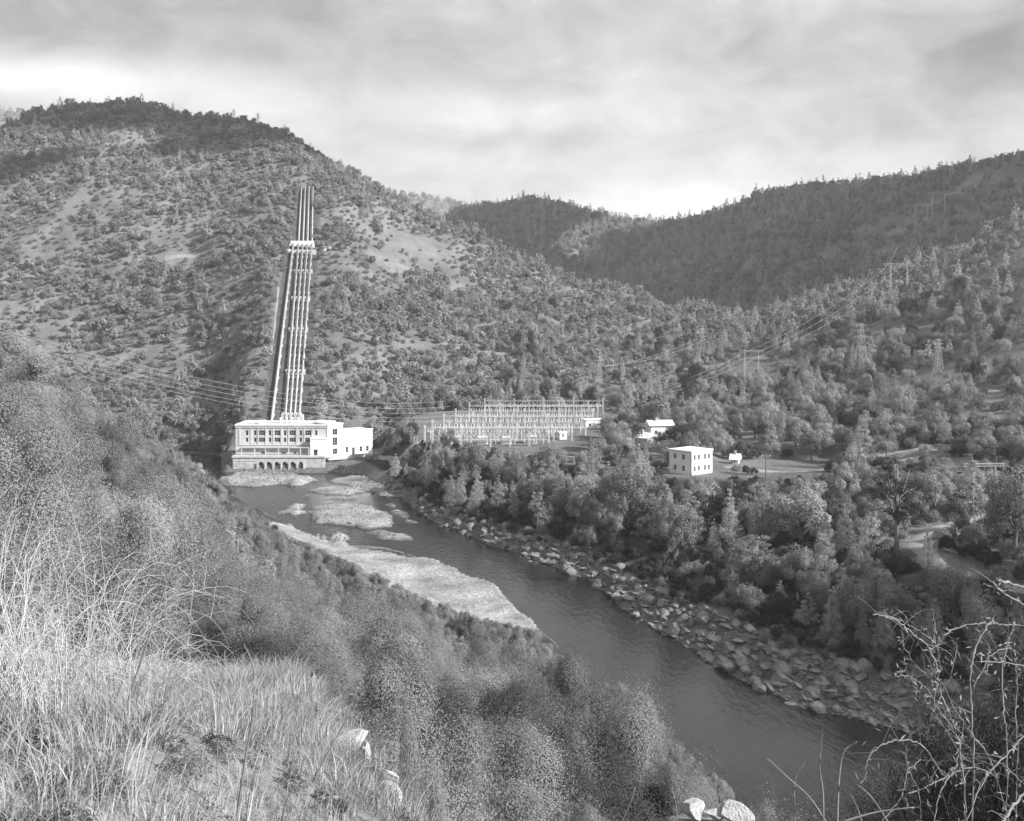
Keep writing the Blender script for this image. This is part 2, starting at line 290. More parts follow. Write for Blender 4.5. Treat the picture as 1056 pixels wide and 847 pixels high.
# levelled ground: penstock corridor, switchyard, power house, house pads
PEN_A = Vector((wx(293, 446), 446, 12.5)); PEN_B = Vector((wx(312, 680), 680, zat(252, 680))); PEN_C = Vector((wx(316.5, 760), 760, zat(194, 760)))
corr = np.zeros_like(GZ)
for A, B in ((PEN_A, PEN_B), (PEN_B, PEN_C)):
    ex, ey = B.x - A.x, B.y - A.y; t = ((GX - A.x) * ex + (GY - A.y) * ey) / (ex * ex + ey * ey); tc_ = np.clip(t, 0, 1)
    dd = np.hypot(GX - A.x - tc_ * ex, GY - A.y - tc_ * ey); w = sstep(26, 11, dd) * (sstep(1.02, 1.0, t) if A is PEN_A else sstep(-.02, 0, t)) ; zl = A.z + (B.z - A.z) * tc_ - 1.0
    GZ = GZ * (1 - w) + zl * w; corr = np.maximum(corr, sstep(11, 9, dd))
def flatten(poly, z, soft, slope=None):
    global GZ
    w = [(wx(p, d), d) for p, d in poly]; s = pd(w, GX, GY); k = sstep(-soft, 0.5, s)
    zz = z if slope is None else z + slope * (GY - slope_ref)
    GZ = GZ * (1 - k) + zz * k; return k
slope_ref = 380.0
yard = flatten([(428, 392), (470, 378), (560, 350), (612, 352), (628, 486), (520, 494), (452, 486), (425, 470)], 12.6, 9, 0.035)
flatten([(236, 413), (338, 413), (392, 424), (392, 452), (236, 447)], 4.6, 4)
flatten([(688, 308), (716, 302), (745, 312), (748, 336), (690, 338)], 12.6, 8)
flatten([(745, 318), (860, 322), (868, 345), (750, 352)], 12.7, 8)
def hgt(X, Y):
    X = np.asarray(X, float); Y = np.asarray(Y, float); u = X / (Y + 12.0)
    j = np.interp(u, U, np.arange(len(U))); i = np.interp(Y, YR, np.arange(len(YR)))
    j0 = np.clip(j.astype(int), 0, len(U) - 2); i0 = np.clip(i.astype(int), 0, len(YR) - 2); fj = j - j0; fi = i - i0
    return (GZ[i0, j0] * (1 - fj) + GZ[i0, j0 + 1] * fj) * (1 - fi) + (GZ[i0 + 1, j0] * (1 - fj) + GZ[i0 + 1, j0 + 1] * fj) * fi
def lineY(k, X, Y):      # depth of feature line k in the fan column through (X,Y)
    return np.interp(np.asarray(X) / (np.asarray(Y) + 12.0), U, KY[k])
def hit(px, py, dmin=3.0, dmax=3000.0):
    """first ground point seen at a photo pixel beyond dmin"""
    d = np.exp(np.linspace(math.log(dmin), math.log(dmax), 3000)); X = (px - CX) / F * d; z = hgt(X, d); q = HY + (H - z) / d * F
    k = np.nonzero(q <= py)[0]; i = k[0] if len(k) else len(d) - 1
    return Vector((X[i], d[i], z[i]))
def ground(px, d): X = wx(px, d); return Vector((X, d, float(hgt(X, d))))

wood = np.where(GY < KY[7][None, :], sstep(-1, 3, GY - KY[3][None, :]) * (1 - np.clip(grav, 0, 1)), sstep(2, 6, GY - KY[11][None, :]) * sstep(12, -4, GY - KY[12][None, :]) * (GX > -60))  # dark leaf litter, also painting the shaded gaps between plants
nr, nc = GZ.shape
idx = np.arange(nr * nc).reshape(nr, nc)
Fq = np.stack([idx[:-1, :-1], idx[:-1, 1:], idx[1:, 1:], idx[1:, :-1]], -1).reshape(-1, 4)
me = npmesh('terrain', np.stack([GX, GY, GZ], -1).reshape(-1, 3), Fq, True)
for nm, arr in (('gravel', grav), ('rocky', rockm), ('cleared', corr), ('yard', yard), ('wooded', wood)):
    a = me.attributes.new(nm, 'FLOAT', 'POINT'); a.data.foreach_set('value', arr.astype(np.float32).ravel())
m, t = mat_new('hillside_ground'); o = N(t, 'ShaderNodeOutputMaterial'); p = N(t, 'ShaderNodeBsdfDiffuse'); p.inputs['Roughness'].default_value = 0.5
def attr(nm): a = N(t, 'ShaderNodeAttribute', attribute_name=nm); return a.outputs['Fac']
def mixv(f, a, b):
    n = N(t, 'ShaderNodeMix', data_type='FLOAT')
    for i, v in ((0, f), (2, a), (3, b)):
        if isinstance(v, (int, float)): n.inputs[i].default_value = v
        else: t.links.new(v, n.inputs[i])
    return n.outputs[0]
soil = math_n(t, 'MULTIPLY', noise_col(t, 0.035, 0.10, 0.23, 8, rough=0.65), noise_col(t, 1.4, 0.65, 1.3, 6))
vor = N(t, 'ShaderNodeTexVoronoi'); vor.inputs['Scale'].default_value = 1.1; tcn = N(t, 'ShaderNodeTexCoord'); t.links.new(tcn.outputs['Object'], vor.inputs['Vector'])
gv = math_n(t, 'MULTIPLY', noise_col(t, 0.1, 0.15, 0.38, 8), noise_col(t, 1.3, 0.55, 1.35, 6))
rk = math_n(t, 'MULTIPLY', noise_col(t, 0.2, 0.08, 0.2, 6), noise_col(t, 1.6, 0.5, 1.4, 5))
cl = math_n(t, 'MULTIPLY', noise_col(t, 0.1, 0.06, 0.12, 6), noise_col(t, 1.2, 0.7, 1.2, 4))  # corridor ground darkened to stand for shade in the gaps between pipes
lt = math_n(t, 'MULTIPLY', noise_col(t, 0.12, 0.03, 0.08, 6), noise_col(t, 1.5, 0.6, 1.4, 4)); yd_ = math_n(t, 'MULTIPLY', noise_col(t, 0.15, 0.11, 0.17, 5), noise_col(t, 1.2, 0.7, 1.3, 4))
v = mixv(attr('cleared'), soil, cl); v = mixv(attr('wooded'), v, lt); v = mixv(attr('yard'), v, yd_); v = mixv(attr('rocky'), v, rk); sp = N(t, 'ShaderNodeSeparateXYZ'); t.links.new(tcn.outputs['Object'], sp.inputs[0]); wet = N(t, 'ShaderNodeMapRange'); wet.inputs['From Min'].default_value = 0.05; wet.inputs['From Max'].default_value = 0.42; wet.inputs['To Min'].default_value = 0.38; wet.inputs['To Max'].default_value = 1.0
t.links.new(math_n(t, 'ADD', sp.outputs[2], noise_col(t, 0.5, -0.15, 0.15, 4)), wet.inputs[0]); gv = math_n(t, 'MULTIPLY', gv, wet.outputs[0])      # damp stones along the waterline
v = mixv(attr('gravel'), v, gv)
t.links.new(v, p.inputs[0])
b = N(t, 'ShaderNodeBump'); b.inputs['Strength'].default_value = 0.8; b.inputs['Distance'].default_value = 0.25; t.links.new(noise_col(t, 1.8, 0, 1, 8), b.inputs['Height']); t.links.new(b.outputs[0], p.inputs['Normal'])
t.links.new(p.outputs[0], o.inputs[0])
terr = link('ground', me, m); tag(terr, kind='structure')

# viewshed from the eye, in camera columns
VP = np.arange(-60, 1120, 4.0); VD = np.exp(np.linspace(math.log(3), math.log(3500), 900))
VX = (VP[None, :] - CX) / F * VD[:, None]; VQ = HY + (H - hgt(VX, np.repeat(VD[:, None], len(VP), 1))) / VD[:, None] * F
VM = np.minimum.accumulate(VQ, 0)
def visible(X, Y, ztop, margin=3.0):
    px = CX + X / Y * F; q = HY + (H - ztop) / Y * F
    i = np.clip(np.searchsorted(VD, Y * 0.985) - 1, 0, len(VD) - 1); j = np.clip(((px + 60) / 4).astype(int), 0, len(VP) - 1)
    return (q < VM[i, j] + margin) & (px > -45) & (px < 1100) & (q < 900)

# ------------------------------------------------------------------ water
m, t = mat_new('river_water'); o = N(t, 'ShaderNodeOutputMaterial'); p = N(t, 'ShaderNodeBsdfPrincipled'); p.inputs['Base Color'].default_value = grey(0.018); p.inputs['Roughness'].default_value = 0.12; p.inputs['IOR'].default_value = 1.33
tcn = N(t, 'ShaderNodeTexCoord'); mp = N(t, 'ShaderNodeMapping'); mp.inputs['Rotation'].default_value = (0, 0, math.radians(50)); mp.inputs['Scale'].default_value = (1, 0.4, 1); t.links.new(tcn.outputs['Object'], mp.inputs[0])
def wn(s, d): n = N(t, 'ShaderNodeTexNoise'); n.inputs['Scale'].default_value = s; n.inputs['Detail'].default_value = d; t.links.new(mp.outputs[0], n.inputs['Vector']); return n.outputs[0]
big = N(t, 'ShaderNodeMapRange'); big.inputs['From Min'].default_value = 0.35; big.inputs['From Max'].default_value = 0.65; big.inputs['To Min'].default_value = 0.35; big.inputs['To Max'].default_value = 1.0; t.links.new(wn(0.09, 3), big.inputs[0])
hsum = math_n(t, 'MULTIPLY', math_n(t, 'ADD', math_n(t, 'MULTIPLY', wn(0.9, 4), 1.0), math_n(t, 'MULTIPLY', wn(3.2, 3), 0.35)), big.outputs[0])
b = N(t, 'ShaderNodeBump'); b.inputs['Strength'].default_value = 1.0; b.inputs['Distance'].default_value = 0.17; t.links.new(hsum, b.inputs['Height']); t.links.new(b.outputs[0], p.inputs['Normal']); t.links.new(p.outputs[0], o.inputs[0])
b_ = MB(); b_.add([(-600, 45, 0), (260, 45, 0), (260, 500, 0), (-600, 500, 0)], [(0, 1, 2, 3)])
tag(b_.build('river_water', m), kind='structure')

# ------------------------------------------------------------------ the air: one even haze round the whole valley
m, t = mat_new('valley_haze'); o = N(t, 'ShaderNodeOutputMaterial'); pv = N(t, 'ShaderNodeVolumePrincipled'); pv.inputs['Color'].default_value = grey(0.95); pv.inputs['Density'].default_value = HAZE; pv.inputs['Anisotropy'].default_value = 0.2; t.links.new(pv.outputs[0], o.inputs['Volume'])
b_ = MB(); b_.box(-6200, 6200, -60, 4700, -4, 640); hz = b_.build('haze', m); tag(hz, kind='stuff'); hz.display_type = 'BOUNDS'
SC.cycles.volume_step_rate = 10

# ------------------------------------------------------------------ roads and tracks draped on the ground
def ribbon(name, pts, width, mat, lift=0.12, label=None, kind='structure'):
    P = []
    for a, b in zip(pts[:-1], pts[1:]):
        n = max(2, int((b - a).length / 1.5)); P += [a.lerp(b, i / n) for i in range(n)]
    P.append(pts[-1])
    for _ in range(6): P = [P[0]] + [(P[i - 1] + P[i] * 2 + P[i + 1]) / 4 for i in range(1, len(P) - 1)] + [P[-1]]
    v = []; f = []; K = 5
    for i, p in enumerate(P):
        t_ = (P[min(i + 1, len(P) - 1)] - P[max(i - 1, 0)]); t_.z = 0; t_.normalize(); nrm = Vector((-t_.y, t_.x, 0))
        w = width * (1 + 0.15 * math.sin(i * 0.37) + 0.1 * math.sin(i * 0.91))
        for j in range(K):
            q = p + nrm * w * (j / (K - 1) - 0.5); z = float(hgt(q.x, q.y)) + lift
            if j in (0, K - 1): z -= lift + 0.25
            v.append((q.x, q.y, z))
    for i in range(len(P) - 1):
        for j in range(K - 1): f.append((i * K + j, i * K + j + 1, (i + 1) * K + j + 1, (i + 1) * K + j))
    mb = MB(); mb.add(v, f); o = mb.build(name, mat, smooth=True); tag(o, kind=kind); return o, P
def gp(px, py, dmin=60): return hit(px, py, dmin)
ROADS = []
def road(name, pp, w, dmin=60, mat=None):
    pts = [gp(x, y, dmin) for x, y in pp]; o, P = ribbon(name, pts, w, mat or M['road']); ROADS.append((P, w)); return o
road('winding_road', [(1075, 612), (1040, 604), (1000, 594), (968, 582), (948, 568), (946, 556), (960, 547), (985, 540), (1010, 533), (1040, 527)], 4.8, 120)
road('yard_road', [(752, 481), (775, 485), (800, 487), (830, 487), (860, 483), (900, 478), (940, 474)], 8, 230)
road('terrace_road', [(905, 470), (930, 466), (960, 464), (1000, 459), (1050, 455)], 5, 230)
road('pylon_track', [(640, 412), (680, 398), (715, 384), (750, 374), (770, 366)], 4.5, 350)
road('upper_track', [(880, 347), (910, 342), (945, 338), (985, 334)], 5, 350)
road('hill_track', [(880, 410), (910, 402), (945, 398), (990, 401), (1030, 405)], 5, 300)
road('powerhouse_road', [(386, 470), (400, 472), (411, 476), (418, 468), (427, 460), (437, 456)], 3.5, 340)
road('bank_path', [(388, 490), (398, 486), (407, 483), (412, 479)], 3.0, 340)
road('penstock_track', [(287, 296), (286, 310), (284, 324), (283, 338), (281, 352), (279, 362)], 1.6, 470)
road('hillside_cut', [(170, 267), (180, 265), (192, 264), (203, 265)], 5.0, 500)

# ------------------------------------------------------------------ power house
def wall_open(mb, x0, x1, z0, z1, openings, y=0.0, th=0.5):
    """front wall in the XZ plane, facing -Y, with real openings (x0,x1,z0,z1)"""
    xs = sorted({x0, x1, *[o[0] for o in openings], *[o[1] for o in openings]}); zs = sorted({z0, z1, *[o[2] for o in openings], *[o[3] for o in openings]})
    for i in range(len(xs) - 1):
        run = None
        for j in range(len(zs) - 1):
            cx, cz = (xs[i] + xs[i + 1]) / 2, (zs[j] + zs[j + 1]) / 2
            hole = any(o[0] < cx < o[1] and o[2] < cz < o[3] for o in openings)
            if not hole:
                if run is None: run = zs[j]
            if (hole or j == len(zs) - 2) and run is not None:
                mb.box(xs[i], xs[i + 1], y, y + th, run, zs[j] if hole else zs[j + 1]); run = None
def window(parent, x0, x1, z0, z1, y, cols, rows, M4=None, label=None):
    f = MB(); e = 0.09
    f.box(x0, x0 + e, y + 0.18, y + 0.26, z0, z1); f.box(x1 - e, x1, y + 0.18, y + 0.26, z0, z1)
    f.box(x0 + e, x1 - e, y + 0.18, y + 0.26, z0, z0 + e); f.box(x0 + e, x1 - e, y + 0.18, y + 0.26, z1 - e, z1)
    for i in range(1, cols): xx = x0 + (x1 - x0) * i / cols; f.box(xx - .035, xx + .035, y + 0.19, y + 0.25, z0 + e, z1 - e)
    for j in range(1, rows): zz = z0 + (z1 - z0) * j / rows; f.box(x0 + e, x1 - e, y + 0.2, y + 0.24, zz - .03, zz + .03)
    w = f.build('window', M['frame'], parent)
    g = MB(); g.box(x0 + .01, x1 - .01, y + 0.30, y + 0.33, z0 + .01, z1 - .01); g.build('pane', M['pane'], w)
    if label: w['label'] = label
    return w
PY0 = 411.0
ph = empty('power_house', (wx(289, PY0), PY0, 0), 0, 'long white flat-roofed powerhouse with arched tailrace openings at the foot of the pipes', 'power station')
def lx(px, d=415.0): return wx(px, d) - ph.location.x
def lz(py, d=415.0): return zat(py, d)
# tailrace base with six arches
bx0, bx1 = lx(240, 411), lx(335, 411)
arch = []; mb = MB(); zt = 5.4
acs = [lx(p, 411) for p in (269, 277.2, 285.4, 293.6, 301.8, 310)]
hw = 1.0
wall_open(mb, bx0, bx1, -1.2, zt, [(c - hw, c + hw, -1.2, 3.9) for c in acs], 0, 0.9)
for c in acs:       # arch heads: fill corners over a half circle
    n = 8
    for i in range(n):
        a0, a1 = math.pi * i / n, math.pi * (i + 1) / n; xa, xb = c + hw * math.cos(a0), c + hw * math.cos(a1); zb = 2.9 + hw * min(math.sin(a0), math.sin(a1))
        mb.box(xb, xa, 0.003, 0.89, zb, 3.9)
base = mb.build('tailrace_wall', M['wallold'], ph)
for c in acs + [acs[-1] + 2 * hw + .5]: mb = MB(); mb.box(c - hw - 0.5, c - hw, -0.55, -0.003, -1.2, 3.4); mb.build('pier', M['wallold'], ph)
mb = MB()
for i in range(5): mb.box(bx0 + .3, acs[0] - hw - .9, -0.10, -0.003, 0.2 + i * 0.95, 0.55 + i * 0.95)
mb.build('concrete_courses', M['wallold'], ph)
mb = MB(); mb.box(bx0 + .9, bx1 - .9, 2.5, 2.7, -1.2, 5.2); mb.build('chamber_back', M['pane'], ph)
mb = MB(); mb.box(bx0 - .3, bx1 + .3, -0.35, 4.3, 5.4, 6.0); mb.box(bx0, bx0 + .9, .9, 14, -1.2, 5.4); mb.box(bx1 - .9, bx1, .9, 14, -1.2, 5.4); mb.build('deck', M['wall'], ph)
mb = MB()
x = bx0
while x < bx1: mb.box(x - .04, x + .04, -.25, -.17, 6.0, 7.0); x += 2.2
for z in (6.5, 6.95): mb.box(bx0, bx1, -.24, -.18, z, z + .06)
mb.build('railing', M['steel'], ph)
# main hall
x0, x1, yf, top = lx(243), lx(338), 4.0, 17.0
wide = [270, 286.2, 301.6, 317.8]; thin = [254.6, 263, 278.2, 293.8, 310, 326]
ops = []
for p in wide:
    c = lx(p); ops += [(c - 1.25, c + 1.25, lz(449.2), lz(444), 3, 2), (c - 1.25, c + 1.25, lz(456), lz(451.6), 3, 2)]
for p in thin:
    c = lx(p); ops += [(c - .5, c + .5, lz(449.2), lz(444), 1, 2), (c - .5, c + .5, lz(456), lz(451.6), 1, 2)]
for p, w_, tall in ((257.5, 1.3, 0), (271.2, .8, 1), (281, .9, 0), (285.5, .7, 0), (292.5, 1.0, 1), (304, .6, 1), (308.5, 1.1, 0), (314, .5, 0)):
    c = lx(p); ops.append((c - w_, c + w_, 6.15 if tall else 7.0, lz(466), 2 if w_ > .7 else 1, 3))
mb = MB(); wall_open(mb, x0, x1, 6.0, top, [o[:4] for o in ops], yf, 0.5)
mb.box(x0, x0 + .5, yf + .5, yf + 16, 4, top); mb.box(x1 - .5, x1, yf + .5, yf + 16, 4, top); mb.box(x0 + .5, x1 - .5, yf + 15.5, yf + 16, 4, top)
for i in range(11):
    xx = x0 + (x1 - x0) * (i + .02) / 10.04
mb.build('wall', M['wall'], ph)
for o_ in ops: window(ph, *o_[:4], yf, o_[4], o_[5])
mb = MB()      # pilasters between the bays, string course and cornice
for p in (247, 259, 266.3, 274.5, 282, 290.2, 297.8, 306, 314, 322): c = lx(p); mb.box(c - .3, c + .3, yf - .14, yf - .003, lz(458.5), 16.2)
mb.box(x0 - .1, x1 + .1, yf - .3, yf - .003, 16.25, 16.7); mb.box(x0 - .05, x1 + .05, yf - .22, yf - .003, lz(459.4), lz(458.6))
mb.build('pilasters', M['wall'], ph)
mb = MB(); mb.box(x0 - .25, x1 + .25, yf - .4, yf + .3, top, top + .5); mb.box(x0 - .25, x0 + .3, yf + .3, yf + 16.2, top, top + .5); mb.box(x1 - .3, x1 + .25, yf + .3, yf + 16.2, top, top + .5); mb.box(x0 + .3, x1 - .3, yf + 15.6, yf + 16.2, top, top + .5); mb.build('parapet', M['wall2'], ph)
mb = MB(); mb.box(x0 + .3, x1 - .3, yf + .3, yf + 15.6, top - .4, top - .05); mb.build('roof', M['roof'], ph)
mb = MB()      # gantry rail and canopy across the front
mb.box(lx(250), lx(320), 1.6, 1.9, lz(461.6), lz(460.6)); mb.box(lx(250), lx(320), 2.6, 3.9, lz(461.2), lz(460.9))
mb.build('crane_rail', M['frame'], ph)
for p in (250.5, 264, 275, 288.5, 299, 311, 319.5): mb = MB(); c = lx(p); mb.box(c - .16, c + .16, 1.65, 1.87, 6.0, lz(461.6) - .003); mb.build('rail_column', M['wall'], ph)
mb = MB()      # stair house on the right of the front
wall_open(mb, lx(321), lx(337.5), 6.0, lz(452.5), [(lx(324.5), lx(328.5), 6.0, 8.2)], 1.7, .4); mb.box(lx(321), lx(321) + .4, 2.1, 3.85, 6.0, lz(452.5)); mb.box(lx(337.5) - .4, lx(337.5), 2.1, 3.85, 6.0, lz(452.5)); mb.box(lx(321) - .1, lx(337.5) + .1, 1.6, 3.85, lz(452.5), lz(452.5) + .35)
an = mb.build('stair_block', M['wall2'], ph)
mb = MB(); mb.box(lx(324.5), lx(328.5), 2.0, 2.08, 6.0, 8.18); mb.build('door', M['pane'], an)
for i, p in enumerate((288, 294, 300, 306)):
    mb = MB(); c = lx(p, 425); mb.tube([(c, 12 + yf, 16.9), (c, 12 + yf, 18.6)], .35, 8); mb.tube([(c, 12 + yf, 18.5), (c, 12 + yf, 19.0)], .55, 8); mb.build('roof_vent', M['steel_pale'], ph)
mb = MB(); mb.box(lx(266, 420), lx(272, 420), yf + 6, yf + 9, top - .05, 18.4); mb.build('roof_hut', M['wall2'], ph); mb = MB(); mb.box(lx(325, 420), lx(333, 420), yf + 7, yf + 11, top - .05, 18.2); mb.build('roof_hut', M['wall2'], ph)
for p in (256, 276, 300, 318): mb = MB(); c = lx(p); mb.tube([(c, yf + .5, 17.4), (c, yf + .5, 20.0)], .06, 4); mb.build('mast', M['steel'], ph)
# right wing, turned towards the afternoon sun
a35 = math.radians(35)
def wingM(): return Matrix.Translation(Vector((lx(338) - 0.2, yf - .2, 0))) @ Matrix.Rotation(a35, 4, 'Z')
wg = bpy.data.objects.new('end_wing', None); COL.objects.link(wg); wg.parent = ph; wg.matrix_local = wingM()
tw = 6.5; L = 19.5
ops1 = [(2.2, 4.3, 13.3, 15.6, 2, 2), (2.2, 4.3, 9.4, 12.4, 2, 3), (2.3, 4.2, 6.0, 8.2, 2, 2)]
mb = MB(); wall_open(mb, 0, tw, 5.2, 17.2, [o[:4] for o in ops1], 0, .4); mb.box(0, .4, .4, 11, 4, 17.2); mb.box(tw - .4, tw, .4, 11, 4, 17.2); mb.box(-.2, tw + .2, -.25, 11, 17.2, 17.7)
mb.box(.3, .8, -.18, -.003, 5.2, 17.0); mb.box(tw - .8, tw - .3, -.18, -.003, 5.2, 17.0)
mb.build('tower_wall', M['wall2'], wg)
for o_ in ops1: window(wg, *o_[:4], 0, o_[4], o_[5])
ops2 = [(tw + 1.6, tw + 2.6, 6.2, 8.4, 1, 2), (tw + 4.2, tw + 5.4, 5.3, 8.0, 1, 3), (tw + 7.4, tw + 8.6, 6.2, 8.2, 1, 2), (tw + 10.2, tw + 11.4, 6.2, 8.2, 1, 2)]
mb = MB(); wall_open(mb, tw, L, 4.0, 14.4, [o[:4] for o in ops2], .6, .4); mb.box(L - .4, L, 1.0, 11, 3, 14.4); mb.box(tw + .003, L - .4, 10.6, 11, 3, 14.4); mb.box(tw + .003, L + .2, .45, 1.2, 14.4, 14.9); mb.box(tw + .003, L - .3, 1.2, 10.9, 14.1, 14.5)
for i in range(5): xx = tw + 1 + i * 2.9; mb.box(xx - .3, xx + .1, .46, .597, 4.2, 14.2)
mb.build('annex_wall', M['wall2'], wg)
for o_ in ops2: window(wg, *o_[:4], .6, o_[4], o_[5])
mb = MB(); mb.box(-1, L + 10, -3.4, .55, 4.3, 5.15); mb.box(-1, L + 10, -3.4, -3.1, 5.15, 5.9); mb.build('terrace_wall', M['wallold'], wg)

# ------------------------------------------------------------------ penstocks
def corr_z(y):
    if y <= PEN_B.y: k = (y - PEN_A.y) / (PEN_B.y - PEN_A.y); return PEN_A.z + (PEN_B.z - PEN_A.z) * k - 1
    k = (y - PEN_B.y) / (PEN_C.y - PEN_B.y); return PEN_B.z + (PEN_C.z - PEN_B.z) * k - 1
PIPES = [((279.5, 438), (302.5, 250), None, .62, 'leftmost thick pale pipe running down the hillside apart from the other four'),
         ((293.5, 432), (308.0, 250), (311.0, 193), .42, 'second steep pipe from the left, next to the gap in the row'),
         ((298.3, 432), (312.6, 250), (314.9, 193), .42, 'third steep pipe from the left, middle of the five pipes'),
         ((303.1, 432), (317.2, 250), (318.8, 193), .42, 'fourth steep pipe from the left, just inside the outer right one'),
         ((307.9, 432), (321.8, 250), (322.8, 193), .42, 'rightmost steep pipe with bushes along its right side')]
for (pa, pb, pc, r, lab) in PIPES:
    y0, y1 = PEN_A.y + 1, PEN_B.y; A = Vector((wx(pa[0], y0), y0, corr_z(y0) + 1.7)); B = Vector((wx(pb[0], y1), y1, corr_z(y1) + 1.7))
    e = empty('penstock_pipe', A, 0, lab, 'water pipe', 'penstock pipes down the hillside')
    mb = MB(); pts = [A + Vector((0, -2, -4)) - A, Vector((0, 0, 0)), B - A]; mb.tube(pts, r, 12); mb.build('lower_run', M['pipe'], e, True)
    if pc:
        C = Vector((wx(pc[0], PEN_C.y), PEN_C.y, corr_z(PEN_C.y) + 1.7)); mb = MB(); mb.tube([B - A, C - A], r * 1.05, 12); mb.build('upper_run', M['pipe'], e, True)
    mb = MB(); sd_ = MB(); n = 20; JC = []
    for i in range(1, n):
        p = (B - A) * (i / n); q = (B - A) * ((i + .035) / n); m2 = MB(); m2.tube([p, q], r * 1.06, 10); m2.build('joint_collar', M['pipe'], e)
        m3 = MB(); m3.box(p.x - r * 1.3, p.x + r * 1.3, p.y - .5, p.y + .5, p.z - 2.2, p.z - r * .5); m3.build('saddle', M['wallold'], e)
for y, lab in ((500, 'low concrete anchor block crossing the pipes nearest the powerhouse roof'), (548, 'second concrete anchor block up the pipes from the powerhouse'), (590, 'third concrete anchor block up the pipes from the powerhouse'), (632, 'fourth concrete anchor block up the pipes, below the big bend')):
    k = (y - PEN_A.y) / (PEN_B.y - PEN_A.y); xa = wx(292 + 15 * k, y); xb = wx(311 + 13 * k, y)
    mb = MB(); n = 4; z = corr_z(y)
    mb.box(xa, xb, y - .4, y + .4, z - 1, z + 1.0)
    for i in range(5): xx = xa + (xb - xa) * i / 4; mb.box(xx - .3, xx + .3, y - .8, y + .8, z - 1, z + 1.9)
    tag(mb.build('anchor_block', M['wallold']), lab, 'anchor block', 'anchor blocks under the pipes')
y = PEN_B.y; z = corr_z(y); mb = MB(); mb.box(wx(300.5, y), wx(323.5, y), y - 1.8, y + 2.2, z - 2, z + 3.0); mb.box(wx(299, y), wx(325, y), y - 2.3, y - 1.8, z - 3, z + 1.1)
tag(mb.build('anchor_block', M['wall2']), 'wide bright anchor block where the steep pipes bend and get thinner', 'anchor block')
y = PEN_B.y - 14; z = corr_z(y); mb = MB(); mb.box(wx(297.5, y), wx(326, y), y - .6, y + .6, z - 1, z + 2.1); mb.box(wx(296, y), wx(299, y), y - 1.5, y + 1.5, z - 1, z + 2.6)
tag(mb.build('anchor_block', M['wall']), 'pale anchor block just below the wide one at the bend', 'anchor block')
y = PEN_A.y + 6; z = corr_z(y); mb = MB(); mb.box(wx(290, y), wx(313, y), y - 1, y + 1, z - 2, z + 4.2)
for p in (292, 296, 300.5, 305, 309.5): mb.box(wx(p, y) - .5, wx(p, y) + .5, y - 1.4, y + 1.4, z - 2, z + 4.8)
tag(mb.build('valve_block', M['wall']), 'crenellated concrete valve block behind the powerhouse roof', 'valve block')
pA = hit(338, 248, 560); hb = empty('valve_hut', (wx(337, 672), 672, float(hgt(wx(337, 672), 672)) - .3), 0, 'tiny white hut beside the bend of the pipes', 'hut')
mb = MB(); mb.box(-2.8, 2.8, -1.6, 1.6, -1, 2.2); mb.build('wall', M['wall2'], hb); mb = MB(); mb.box(-3.0, 3.0, -1.9, 1.9, 2.2, 2.5); mb.build('roof', M['wall2'], hb); mb = MB(); mb.box(.5, 1.4, -1.66, -1.61, -.2, 1.7); mb.build('door', M['pane'], hb)

# ------------------------------------------------------------------ houses on the terrace
def block_house(name, px, d, rot, wa, wb, hgt_, label, cat, wins_a, wins_b, flat=True, mat='wall2', z=None):
    p = ground(px, d); zb = p.z if z is None else z
    e = empty(name, (p.x, p.y, zb), rot, label, cat)      # origin is the near corner; face A runs along +X, face B along +Y
    mb = MB(); oa = [w for w in wins_a]; wall_open(mb, 0, wa, -1.5, hgt_, [o[:4] for o in oa], 0, .35); mb.box(wa - .35, wa, .35, wb, -1.5, hgt_); mb.box(.35, wa - .35, wb - .35, wb, -1.5, hgt_)
    mb.build('wall', M[mat], e)
    for o_ in oa: window(e, *o_[:4], 0, 2, 2)
    sw = bpy.data.objects.new('side_wall', None); COL.objects.link(sw); sw.parent = e; sw.matrix_local = Matrix.Translation((0, wb, 0)) @ Matrix.Rotation(math.radians(-90), 4, 'Z')
    mb = MB(); wall_open(mb, 0, wb, -1.5, hgt_ - .003, [o[:4] for o in wins_b], 0, .35); mb.build('panel', M[mat], sw)
    for o_ in wins_b: window(sw, *o_[:4], 0, 2, 2)
    if flat:
        mb = MB(); mb.box(-.25, wa + .25, -.25, wb + .25, hgt_, hgt_ + .35); mb.build('roof', M[mat], e)
    else:
        mb = MB(); o_ = .6; mb.add([(-o_, -o_, hgt_), (wa + o_, -o_, hgt_), (wa + o_, wb + o_, hgt_), (-o_, wb + o_, hgt_), (-o_, wb / 2, hgt_ + flat_h), (wa + o_, wb / 2, hgt_ + flat_h)], [(0, 1, 5, 4), (3, 4, 5, 2), (0, 4, 3), (1, 2, 5), (0, 3, 2, 1)]); mb.build('roof', M['wall2'], e)
        mb = MB(); mb.box(wa * .3, wa * .3 + .7, wb * .35, wb * .35 + .6, hgt_, hgt_ + flat_h + .9); mb.build('chimney', M['wallold'], e)
    return e
flat_h = 1.8
wa = [(c - .5, c + .5, z, z + 1.5) for c in (1.4, 3.2, 5.9, 7.6) for z in (1.0, 4.2)]; wb = [(c - .55, c + .55, z, z + 1.5) for c in (2.2, 5.4) for z in (1.0, 4.2)]
block_house('office_building', 713, 313, math.radians(40), 9.2, 8.4, 6.6, 'white two-storey box building with small windows on the terrace edge', 'building', wa, wb)
block_house('cottage', 671, 398, math.radians(8), 8.5, 7, 3.9, 'white cottage behind the trees, left of a dark round tree', 'house', [(1.5, 2.5, 1, 2.2), (5.4, 6.4, 1, 2.2)], [(2, 3.2, 1, 2.2)], False)
